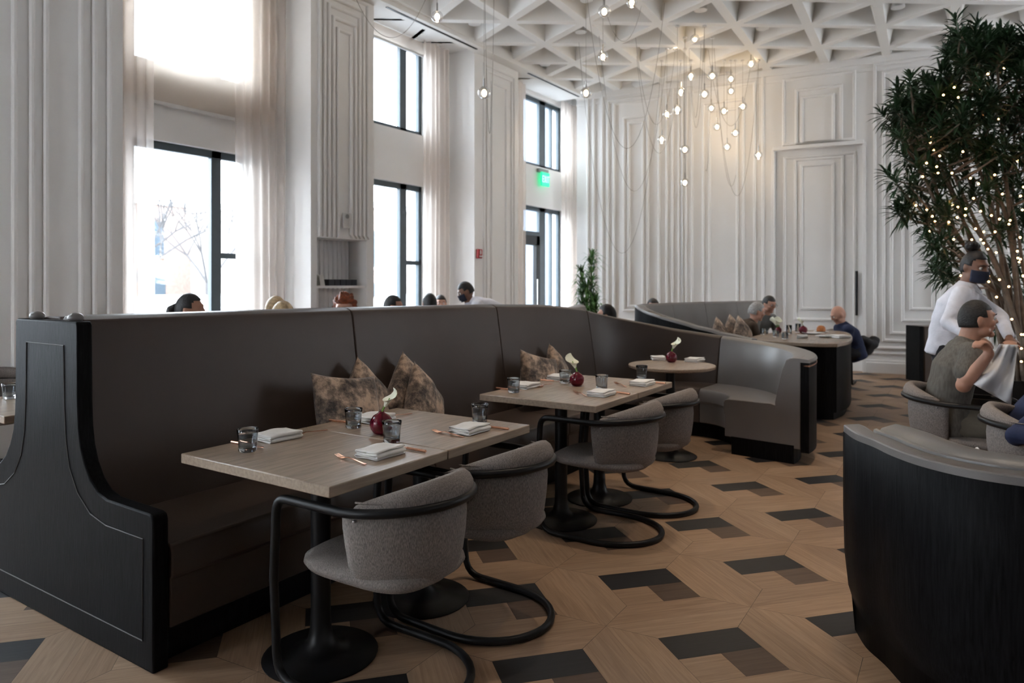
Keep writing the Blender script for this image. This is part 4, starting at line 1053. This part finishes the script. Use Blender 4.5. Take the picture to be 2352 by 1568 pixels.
def car(px, D, yaw, label):
    x, y = ray(px, D); t = thing('parked_car', label, 'car', (x,y,-.35), yaw, 'white cars parked outside')
    side = [(-2.2,.35),(-2.25,.75),(-2.1,.95),(-1.5,1.02),(-.8,1.42),(.5,1.45),(1.3,1.05),(2.0,.92),(2.25,.7),(2.2,.35)]
    M_ = Matrix(((1,0,0,0),(0,0,1,0),(0,1,0,0),(0,0,0,1)))
    MB().prism(side,-.85,.85,M_).build('body','car_paint',t,bevel=.08,bseg=3)
    MB().prism([(-1.35,1.03),(-.78,1.36),(.42,1.39),(1.1,1.05)],-.87,.87,M_).build('windows','dark_glass',t,bevel=.02)
    for a in (-1.4,1.4):
        for b in (-.78,.78):
            w = MB().lathe([(0,-.1),(.28,-.1),(.33,-.08),(.33,.08),(.28,.1),(0,.1)],20).build('wheel','tyre',t,loc=(a,b,.33)); w.rotation_euler = (PI/2,0,0)
car(400, 20, .9, 'white car parked outside the nearest window, behind the ponytail'); car(580, 27, .3, 'white car parked outside, right of the nearest one'); car(948, 22, .2, 'white car parked outside the middle window')
def bare_tree(px, D, h, seed):
    rnd = random.Random(seed); x, y = ray(px, D); B = MB()
    def br(p, d, r, n):
        e = p+d; B.tube([p,p.lerp(e,.5)+Vector((rnd.uniform(-.05,.05),rnd.uniform(-.05,.05),0)),e],[r,r*.85,r*.7],5)
        if n: 
            for _ in range(3):
                nd = (d.normalized()+Vector((rnd.uniform(-.8,.8),rnd.uniform(-.8,.8),rnd.uniform(0,.5)))).normalized()*d.length*.72; br(e, nd, r*.6, n-1)
    br(Vector((x,y,-.35)), Vector((0,0,h*.33)), .09, 4)
    o = B.build('bare_tree','twig'); tag(o, 'bare leafless street tree outside the window, %s' % {1:'left of the brick building',2:'in front of the brick building',3:'beyond the white cars'}[seed], 'tree', 'bare trees outside')
    return o
bare_tree(300,20,5,1); bare_tree(475,27,5.5,2); bare_tree(590,27,5,3)
# =================================================================== PEOPLE
mat('skin_light', (.52,.28,.20), .5, var=.06, scale=20)
mat('skin_tan', (.40,.20,.13), .5, var=.06, scale=20)
mat('skin_brown', (.20,.095,.06), .5, var=.06, scale=20)
mat('hair_dark', (.012,.010,.010), .5, var=.4, scale=60, bump=.4, bscale=90)
mat('hair_grey', (.34,.33,.32), .6, var=.3, scale=60, bump=.4, bscale=90)
mat('hair_greying', (.018,.016,.015), .6, var=.5, scale=90, bump=.4, bscale=120)
mat('hair_red', (.22,.05,.015), .5, var=.5, scale=40, bump=.6, bscale=50)
mat('hair_blonde', (.50,.36,.20), .5, var=.35, scale=40, bump=.4, bscale=70)
mat('eye_white', (.6,.58,.56), .3); mat('iris', (.03,.02,.015), .2); mat('lip', (.32,.12,.10), .5)
mat('mask_navy', (.02,.024,.045), .8)
def cloth(n, c, r=.85): return mat(n, c, r, var=.10, scale=12, bump=.15, bscale=90)
cloth('shirt_white', (.66,.66,.72)); cloth('navy_knit', (.012,.020,.060)); cloth('brown_jacket', (.055,.035,.022)); cloth('grey_shirt', (.15,.15,.14))
cloth('black_trousers', (.012,.012,.016)); cloth('khaki_trousers', (.15,.13,.10)); cloth('dark_jacket', (.015,.015,.018)); cloth('blue_shirt', (.10,.14,.22)); cloth('shoe_black', (.012,.012,.012))
def bake(B, name, m, parent, voxel, smooth=4, wr=0, wscale=9, seed=0, inflate=0):
    o = B.build(name, m, None)
    r = o.modifiers.new('r','REMESH'); r.mode = 'VOXEL'; r.voxel_size = voxel
    s = o.modifiers.new('s','SMOOTH'); s.factor = .5; s.iterations = smooth
    me = bpy.data.meshes.new_from_object(o.evaluated_get(bpy.context.evaluated_depsgraph_get()))
    old = o.data; o.modifiers.clear(); o.data = me; bpy.data.meshes.remove(old); me.name = name
    if not me.materials: me.materials.append(MATS[m])
    if wr or inflate:
        for v in me.vertices:
            p = v.co; n = noise.noise(Vector((p.x*wscale+seed,p.y*wscale,p.z*wscale*1.7)))+.5*noise.noise(Vector((p.x*wscale*2.3,p.y*wscale*2.3+seed,p.z*wscale*2.3)))
            v.co = p+v.normal*(n*wr+inflate)
    for p in me.polygons: p.use_smooth = True
    o.parent = parent; return o
def capsule(B, pts, rs, seg=14):
    """closed tapered limb through pts"""
    P = [Vector(p) for p in pts]; Q, R = [], []
    for i in range(len(P)-1):
        for k in range(4):
            t = k/4; Q.append(P[i].lerp(P[i+1],t)); R.append(lerp(rs[i],rs[i+1],t))
    Q.append(P[-1]); R.append(rs[-1]); B.tube(Q, R, seg); B.sphere(P[0], rs[0]*.98, seg, 8); B.sphere(P[-1], rs[-1]*.98, seg, 8)
    for p, r in zip(P[1:-1], rs[1:-1]): B.sphere(p, r*1.0, seg, 8)
def loft(B, pts, rad, seg=24, sq=2.6):
    P = [Vector(p) for p in pts]; vs = []
    for i, p in enumerate(P):
        a = P[max(i-1,0)]; b = P[min(i+1,len(P)-1)]; t = (b-a).normalized(); x = Vector((1,0,0)); x = (x-t*x.dot(t)).normalized(); y = t.cross(x)
        for k in range(seg):
            q = 2*PI*k/seg; c, s = math.cos(q), math.sin(q); e = 2/sq
            vs.append(p+x*rad[i][0]*math.copysign(abs(c)**e,c)+y*rad[i][1]*math.copysign(abs(s)**e,s))
    n = len(P); B.add(vs, [(i*seg+k,i*seg+(k+1)%seg,(i+1)*seg+(k+1)%seg,(i+1)*seg+k) for i in range(n-1) for k in range(seg)]+[tuple(range(seg))[::-1],tuple((n-1)*seg+k for k in range(seg))])
def hand(B, w, d, palm, thumb_side, curl=.5, s=1.0):
    """wrist w, pointing d, palm faces 'palm', thumb leaves towards thumb_side (+1/-1)"""
    w = Vector(w); d = Vector(d).normalized(); palm = Vector(palm); palm = (palm-d*palm.dot(d)).normalized(); sd = d.cross(palm)*thumb_side
    M = Matrix((sd, d, palm)).transposed()
    B.sphere(w+d*.045*s, (.040*s,.052*s,.015*s), 14, 8, M); B.sphere(w+d*.015*s, (.028*s,.03*s,.018*s), 12, 8, M)
    for k, (off, ln) in enumerate(((.030,.072),(.010,.080),(-.010,.074),(-.028,.058))):
        p0 = w+d*.070*s+sd*off*s; ang = 0; pts = [p0]; dd = d
        for seg_, l in enumerate((.45,.32,.23)):
            ang += curl*(.9,1.1,.8)[seg_]; dd = d*math.cos(ang)+palm*math.sin(ang); pts.append(pts[-1]+dd*ln*l*s)
        capsule(B, pts, [.0092*s,.0088*s,.0080*s,.0068*s], 8)
    t0 = w+d*.022*s+sd*.024*s; t1 = t0+(sd*.75+d*.55+palm*.3).normalized()*.034*s; t2 = t1+(d*.9+sd*.15+palm*.6*(.4+curl)).normalized()*.030*s
    capsule(B, [t0,t1,t2], [.013*s,.0105*s,.008*s], 8)
def head_mesh(B, c, M, sc=1.0):
    def E(p, r): B.sphere(Vector(c)+M@(Vector(p)*sc), tuple(x*sc for x in r), 18, 12, M)
    seg, rings = 28, 20; vs = []
    for i in range(rings+1):
        t = PI*i/rings
        for k in range(seg):
            a = 2*PI*k/seg; d = Vector((math.sin(t)*math.cos(a), math.sin(t)*math.sin(a), math.cos(t)))
            x, y, z = d.x*.076, d.y*.096, d.z*.116
            if d.z < 0: q = -d.z; x *= 1-.30*q*q; y = y*(1-.25*q*q) if d.y < 0 else y*(1-.02*q); y += .016*q*q
            else: y -= .006*d.z
            vs.append(Vector(c)+M@(Vector((x,y,z))*sc))
    B.add(vs, [(i*seg+k,(i+1)*seg+k,(i+1)*seg+(k+1)%seg,i*seg+(k+1)%seg) for i in range(rings) for k in range(seg)])
    capsule(B, [Vector(c)+M@(Vector((0,.092,.018))*sc), Vector(c)+M@(Vector((0,.108,-.018))*sc)], [.007*sc,.0115*sc], 10)      # nose
    E((.011,.100,-.024),(.008,.010,.007)); E((-.011,.100,-.024),(.008,.010,.007))
    E((0,.080,.030),(.050,.019,.011)); E((0,.074,-.094),(.028,.020,.020)); E((0,.086,-.050),(.024,.011,.0055)); E((0,.084,-.061),(.021,.011,.0065))
    for s in (-1,1): E((s*.076,-.006,-.008),(.011,.019,.031)); E((s*.040,.066,-.024),(.024,.024,.020)); E((s*.05,.02,-.07),(.022,.035,.03))
def face_details(root, c, M, sc, eyes=True):
    if not eyes: return
    for s in (-1,1):
        p = Vector(c)+M@(Vector((s*.031,.0815,.004))*sc)
        e = MB().sphere((0,0,0), .0125*sc, 12, 8).build('eye','eye_white',root,smooth='all',loc=tuple(p))
        MB().sphere(M@(Vector((0,.0095,0))*sc), .0055*sc, 10, 6).build('iris','iris',e,smooth='all')
        q = MB(); q.tube([Vector(c)+M@(Vector(v)*sc) for v in ((s*.016,.101,.026),(s*.032,.098,.031),(s*.049,.086,.026))], .0028*sc, 6); q.build('eyebrow',root.get('_hair','hair_dark'),root,smooth='all')
def hair_mesh(B, c, M, sc, style):
    seg, rings = 32, 24; vs = []; thick = dict(short=.006,crop=.004,grey=.012,curly=.035,bun=.006,pony=.008,bald=.002,bob=.020)[style]
    for i in range(rings+1):
        t = PI*i/rings
        for k in range(seg):
            a = 2*PI*k/seg; d = Vector((math.sin(t)*math.cos(a), math.sin(t)*math.sin(a), math.cos(t)))
            r = 1.0; line = {'bald':-.1,'curly':.50,'bob':.50}.get(style,.62)
            low = -.45 if style not in ('curly','bob') else -1.2
            hide = (d.y > .12 and d.z < line+(.0 if style!='crop' else .02)) or d.z < low or (d.y > -.18 and d.z < .05 and style not in ('curly','bob'))
            if style in ('short','crop','grey','pony','bun'): hide = (d.y > .50 and d.z < (.50 if style in ('crop','short') else .55)) or (d.y > -.05 and d.z < .10) or d.z < -.45
            if style == 'bald': hide = hide or d.z > .35
            x, y, z = d.x*(.076+thick), d.y*(.096+thick)-.003, d.z*(.116+thick)
            n = noise.noise(d*(5 if style == 'curly' else 9)+Vector((c[0],c[1],0)))*thick*(.6 if style == 'curly' else .5)
            p = Vector((x,y,z))*(1+n/.1*1.0 if style == 'curly' else 1)+d*n*.5
            if hide: p = Vector((d.x*.060, d.y*.072, d.z*.095))
            vs.append(Vector(c)+M@(p*sc))
    B.add(vs, [(i*seg+k,(i+1)*seg+k,(i+1)*seg+(k+1)%seg,i*seg+(k+1)%seg) for i in range(rings) for k in range(seg)])
    if style == 'bun':
        B.sphere(Vector(c)+M@(Vector((0,-.055,.145))*sc), (.050*sc,.050*sc,.042*sc), 18, 12, M)
        for q in range(9): a = q*.7; B.sphere(Vector(c)+M@(Vector((.034*math.cos(a),-.055+.034*math.sin(a),.150+.012*math.sin(q)))*sc), .020*sc, 10, 8)
    if style == 'pony':
        capsule(B, [Vector(c)+M@Vector(v) for v in ((0,-.095,.03),(0,-.135,.0),(0,-.150,-.07),(0,-.14,-.16))], [.022,.032,.034,.014], 12)
def person(label, head, facing, skin, top, bottom, style, hairm, zhip=.56, L=.60, side=0, pitch=0, yaw=0, roll=0, arms=None, legs=None, long_sleeve=True, voxel=.011, eyes=True, sc=1.0, lean=None, mask=False, build=1.0, glasses=False, world=False):
    head = Vector(head); f = Vector((facing[0],facing[1],0)).normalized(); ang = math.atan2(f.y,f.x)-PI/2
    v = max(-1,min(1,(head.z-zhip-.06)/L)); a = math.acos(v) if lean is None else lean
    fx = L*math.sin(a)+.035; loc = Vector((head.x,head.y,0))-f*fx-Vector((f.y,-f.x,0))*side
    t = thing('person', label, 'person', tuple(loc), ang); t['_hair'] = hairm
    Wi = Matrix.Rotation(-ang,4,'Z')@Matrix.Translation(-loc)
    W2L = lambda p: Wi@Vector(p)
    hip = Vector((0,0,zhip)); hc = Vector((side, fx, head.z))
    sp = Vector((side*.8, L*math.sin(a)*.80, zhip+(head.z-zhip)*.66)); 
    neck = Vector((side*.93, fx-.045, head.z-.135)); up = (neck-hip).normalized(); 
    sp = hip.lerp(neck,.86); ch = hip.lerp(neck,.62)+Vector((0,-.03,0)); wa = hip.lerp(neck,.28)+Vector((0,-.03,0))
    Mh = (Matrix.Rotation(yaw,3,'Z')@Matrix.Rotation(-pitch,3,'X')@Matrix.Rotation(roll,3,'Y'))
    W = build
    sh = {s: sp+Vector((s*.165*W,0,-.01)) for s in (-1,1)}
    A = arms or {}
    def g(side_, what, default):
        k = ('R' if side_ > 0 else 'L')+what
        return (W2L(A[k]) if world else Vector(A[k])) if k in A else default
    el = {s: g(s,'e', sh[s]+Vector((s*.06,.06,-.26))) for s in (-1,1)}
    wr = {s: g(s,'w', Vector((s*.12, el[s].y+.22, max(.70,el[s].z+.03)))) for s in (-1,1)}
    Lg = legs or {}
    kn = {s: Vector(Lg.get('Rk' if s > 0 else 'Lk', (s*.12,.42,.50))) for s in (-1,1)}
    an = {s: Vector(Lg.get('Ra' if s > 0 else 'La', (s*.12,.46,.09))) for s in (-1,1)}
    # continuous body
    B = MB(); head_mesh(B, hc, Mh, sc)
    capsule(B, [hip.lerp(neck,.8), neck, hc+Vector((0,-.02,-.05))], [.07,.056*W,.055*W])
    loft(B, [hip-up*.08,hip,wa,ch,sp,sp+up*.05], [(.12*W,.09),(.155*W,.105),(.13*W,.09),(.15*W,.10),(.14*W,.08),(.06,.05)])
    for s in (-1,1):
        capsule(B, [sp+Vector((s*.08,0,0)),sh[s],el[s],wr[s]], [.05*W,.055*W,.040*W,.026*W])
        dd = (wr[s]-el[s]).normalized(); pk = 'R' if s > 0 else 'L'
        hd = Vector(A.get(pk+'d', dd)); pm_ = Vector(A.get(pk+'p', (-s*.5,0,-1))); hand(B, wr[s]+dd*.01, hd, pm_, A.get(pk+'t', -s if False else (1 if s < 0 else -1)), A.get(pk+'c', .45))
        capsule(B, [hip+Vector((s*.085,0,-.01)),kn[s],an[s]], [.075*W,.050*W,.034*W])
    bake(B,'body',skin,t,voxel if voxel < .01 else .010,2)
    # hair
    if hairm and style != 'bald': B = MB(); hair_mesh(B, hc, Mh, sc, style); B.build('hair', hairm, t, smooth='all')
    face_details(t, hc, Mh, sc, eyes)
    MB().sphere(hc+Mh@(Vector((0,.0925,-.0555))*sc), (.020*sc,.006*sc,.0055*sc), 12, 8, Mh).build('lips','lip',t,smooth='all') if eyes and not mask else None
    # top
    B = MB()
    loft(B, [hip-up*.10,hip-up*.02,wa,ch,sp+up*.0,sp+up*.055,sp+up*.085], [(.16*W,.125),(.175*W,.125),(.155*W,.120),(.175*W,.125),(.165*W,.098),(.085*W,.075),(.062*W,.062)])
    for s in (-1,1):
        if long_sleeve: capsule(B, [sp+Vector((s*.10,0,.0)),sh[s],el[s],el[s].lerp(wr[s],.93)], [.062*W,.068*W,.052*W,.038*W])
        else: capsule(B, [sp+Vector((s*.10,0,0)),sh[s],sh[s].lerp(el[s],.60)], [.062*W,.071*W,.068*W])
    bake(B,'shirt',top,t,voxel,3,wr=.006,seed=hc.x*9)
    if long_sleeve is True and top == 'shirt_white':
        B = MB(); 
        for s in (-1,1):
            q = [sp+up*.075+Vector((s*.066,-.01,.0)), sp+up*.065+Vector((s*.05,.06,-.01)), sp+up*.02+Vector((s*.012,.105,-.02)), sp+up*.0+Vector((s*.055,.10,-.01)), sp+up*.045+Vector((s*.082,.03,-.0))]
            B.add(q+[v+Vector((0,.004,.004)) for v in q], [(0,1,2,3,4),(9,8,7,6,5)]+[(k,(k+1)%5,5+(k+1)%5,5+k) for k in range(5)])
        B.build('collar',top,t,smooth=True)
    # trousers, shoes
    B = MB(); loft(B, [hip-up*.11,hip-up*.03,hip+up*.06], [(.15*W,.115),(.172*W,.122),(.160*W,.112)])
    for s in (-1,1): capsule(B, [hip+Vector((s*.085,0,-.02)),hip.lerp(kn[s],.5)+Vector((s*.045,0,-.01)),kn[s],an[s]+Vector((0,0,.01))], [.092*W,.085*W,.064*W,.050*W])
    bake(B,'trousers',bottom,t,voxel,3,wr=.006,seed=3)
    for s in (-1,1):
        q = an[s]; B = MB(); capsule(B, [q+Vector((0,-.04,-.045)),q+Vector((0,.05,-.05)),q+Vector((0,.15,-.062))], [.036,.038,.028])
        bake(B,'shoe','shoe_black',t,.009,2)
    if mask:
        seg, rings = 20, 10; vs = []
        for i in range(rings+1):
            zz = lerp(-.105,-.012,i/rings)
            for k in range(seg+1):
                a = lerp(-1.25,1.25,k/seg); x = .082*math.sin(a); y = .018+.098*math.cos(a)*(1-.15*(zz < -.08)); 
                if abs(a) < .3: y += .006
                vs.append(hc+Mh@(Vector((x*(1-max(0,-zz-.05)*3),y,zz-.0*abs(a)))*sc))
        n = seg+1; MB().add(vs, [(i*n+k,i*n+k+1,(i+1)*n+k+1,(i+1)*n+k) for i in range(rings) for k in range(seg)]).build('face_mask','mask_navy',t,smooth='all',solid=.003)
    if glasses:
        B = MB()
        for s in (-1,1):
            B.tube([hc+Mh@Vector((s*.032+.020*math.cos(b),.106,.002+.015*math.sin(b))) for b in [2*PI*k/16 for k in range(16)]], .0018, 6, closed=True)
            B.tube([hc+Mh@Vector((s*.052,.105,.006)), hc+Mh@Vector((s*.079,.02,.004))], .0016, 6)
        B.tube([hc+Mh@Vector((-.012,.108,.004)), hc+Mh@Vector((.012,.108,.004))], .0016, 6); B.build('glasses','black_metal',t,smooth='all')
    del t['_hair']
    return t
F2 = (-.12,-.99)
# man in grey tee, raising a white napkin
hd = pt(2243,733,4.56)
person('man in a grey T-shirt seated in a tub chair, lifting a white napkin', hd, (.25,-.95), 'skin_tan','tee_grey','khaki_trousers','crop','hair_greying',
    zhip=.54, L=.60, lean=.22, yaw=.10, pitch=-.04, long_sleeve=False, voxel=.008, world=True, build=1.12, sc=1.05,
    arms=dict(Re=pt(2213,885,4.36), Rw=pt(2272,812,4.25), Rd=(.28,-.5,.75), Rp=(.3,-.6,-.6), Rc=.85, Le=pt(2290,850,4.75), Lw=pt(2312,800,4.5), Lc=.8),
    legs=dict(Rk=(.13,.42,.50),Ra=(.13,.44,.09),Lk=(-.13,.42,.50),La=(-.13,.44,.09)))
# napkin held up
nv, nu = 16, 12; vs = []
for i in range(nv+1):
    for k in range(nu+1):
        u, v = k/nu, i/nv
        px = lerp(lerp(2296,2337,u), lerp(2232,2322,u), v); py = lerp(lerp(790,792,u), lerp(880,930,u), v)+12*math.sin(v*PI)*(1-u)
        D = 4.30+.05*math.sin(u*9+v*3)+.03*math.sin(v*7); vs.append(pt(px,py,D))
n = nu+1
tag(MB().add(vs, [(i*n+k,i*n+k+1,(i+1)*n+k+1,(i+1)*n+k) for i in range(nv) for k in range(nu)]).build('napkin','white_cloth',smooth='all',solid=.004), 'large white cloth napkin held up by the man in the grey T-shirt', 'napkin')
# waitress
hd = pt(2238,612,5.35)
person('waitress in white shirt, navy mask and dark hair bun, leaning behind the seated man', hd, (-.10,-.99), 'skin_brown','shirt_white','black_trousers','bun','hair_dark',
    zhip=.95, L=.60, lean=.24, yaw=-.62, pitch=.25, voxel=.009, mask=True, sc=1.0, world=True,
    arms=dict(Re=pt(2178,742,5.15), Rw=pt(2240,775,4.95), Le=pt(2300,730,5.3), Lw=pt(2318,775,5.0)),
    legs=dict(Rk=(.10,.0,.52),Ra=(.10,-.02,.09),Lk=(-.10,.0,.52),La=(-.10,-.02,.09)))
# person in navy at the right edge
hd = pt(2560,790,3.75)
person('person in a navy sweater at the right edge, only a sleeve showing', hd, (-.12,-.99), 'skin_light','navy_knit','black_trousers','short','hair_dark',
    zhip=.55, L=.60, world=True, voxel=.012, arms=dict(Re=pt(2334,1002,3.62), Rw=pt(2440,1000,3.42)))
# bald man
hd = pt(1926,722,9.55)
fb = (-.50,.86)
person('bald man in a navy sweater hunched over his plate at the big dark table', hd, fb, 'skin_light','navy_knit','black_trousers','bald','hair_greying',
    zhip=.50, L=.46, pitch=.50, voxel=.011, lean=.38, world=True, arms=dict(Le=pt(1948,778,9.4),Lw=pt(1912,768,9.3),Re=pt(1955,775,9.9),Rw=pt(1910,765,9.7),Lc=.9,Rc=.9),
    legs=dict(Lk=(-.12,.40,.50),La=(-.12,.16,.09),Rk=(.12,.42,.50),Ra=(.12,.45,.09)))
j = MB(); c = pt(1992,782,9.75)
for k in range(9): a = k*.7; j.sphere(c+Vector((.10*math.cos(a),.08*math.sin(a),-.03+.03*math.sin(k*2))), (.09,.08,.07), 12, 8)
j.sphere(c+Vector((-.02,.02,-.10)), (.16,.11,.10), 12, 8)
tag(bake(j,'folded_jacket','dark_jacket',None,.012,3,wr=.012), 'black jacket bundled over the chair back behind the bald man', 'jacket')
person('grey-haired man in a dark brown jacket on the far banquette, facing right', pt(1738,715,9.25), (.50,-.80), 'skin_light','brown_jacket','black_trousers','grey','hair_grey', L=.58, pitch=.25, voxel=.012, legs=dict(Rk=(.12,.36,.50),Ra=(.12,.22,.09),Lk=(-.12,.36,.50),La=(-.12,.22,.09)))
person('man with glasses and a grey shirt on the far banquette, looking down', pt(1766,698,9.9), (-.45,-.80), 'skin_light','grey_shirt','black_trousers','short','hair_dark', L=.60, pitch=.25, voxel=.012, glasses=True, legs=dict(Rk=(.12,.36,.50),Ra=(.12,.22,.09),Lk=(-.12,.36,.50),La=(-.12,.22,.09)))
# diners beyond the banquette, mostly only heads showing
person('woman with a dark ponytail beyond the banquette, before the nearest window', pt(436,711,5.3), (.62,-.78), 'skin_tan','dark_jacket','black_trousers','pony','hair_dark', L=.60, voxel=.014, eyes=False)
person('person with short blonde hair beyond the banquette, behind another blonde head', pt(634,712,6.3), (.9,.4), 'skin_light','blue_shirt','black_trousers','grey','hair_blonde', L=.60, voxel=.014, eyes=False)
person('person with darker blonde hair beyond the banquette, only the crown showing', pt(650,728,5.5), (.8,.6), 'skin_light','grey_shirt','black_trousers','grey','hair_blonde', L=.58, voxel=.014, eyes=False)
person('woman with curly red hair beyond the banquette, under the niche', pt(791,710,6.4), (-.85,-.5), 'skin_light','dark_jacket','black_trousers','curly','hair_red', L=.60, voxel=.014, eyes=False)
person('man with short dark hair and glasses beyond the banquette, before the middle window', pt(903,703,7.6), (.6,-.78), 'skin_light','blue_shirt','black_trousers','short','hair_greying', L=.60, voxel=.014, eyes=False, glasses=True)
person('dark-haired man beyond the banquette, seen from behind beside the middle window', pt(987,697,8.1), (.6,.8), 'skin_tan','dark_jacket','black_trousers','short','hair_dark', L=.60, voxel=.014, eyes=False)
person('pale-faced diner with dark hair facing the dark-haired man', pt(1012,697,9.6), (-.7,-.7), 'skin_light','grey_shirt','black_trousers','short','hair_dark', L=.60, voxel=.014)
person('waiter in a white shirt and blue mask bending over a far table', pt(1070,668,8.8), (-.50,.45), 'skin_brown','shirt_white','black_trousers','short','hair_dark', zhip=.98, L=.62, lean=.95, pitch=.45, voxel=.012, mask=True,
    legs=dict(Rk=(.10,.0,.52),Ra=(.10,-.02,.09),Lk=(-.10,.0,.52),La=(-.10,-.02,.09)))
person('dark-haired person beyond the curve of the long banquette, only the crown showing', pt(1393,724,7.9), (-.4,.9), 'skin_tan','dark_jacket','black_trousers','grey','hair_dark', L=.56, voxel=.014, eyes=False)
person('dark-haired person beyond the grey C-shaped banquette, only the top of the head showing', pt(1500,705,9.4), (-.8,-.5), 'skin_light','dark_jacket','black_trousers','short','hair_dark', L=.60, voxel=.014)
# bag by the chair of the man in grey
bg_ = thing('backpack', 'black backpack with white trimmed straps on the floor under the grey tee man\'s chair', 'bag', (*ray(2216,3.95),0), .5)
B = MB().sphere((0,0,.24),(.17,.11,.24),20,14).box(-.15,-.09,.0,.15,.09,.2); bake(B,'bag_body','dark_jacket',bg_,.012,4,wr=.006)
for s in (-1,1): MB().tube(smoothpath([(s*.05,-.09,.48),(s*.09,-.16,.40),(s*.12,-.17,.25),(s*.13,-.13,.08)],6), .010, 8).build('strap','white_cloth',bg_,smooth='all')
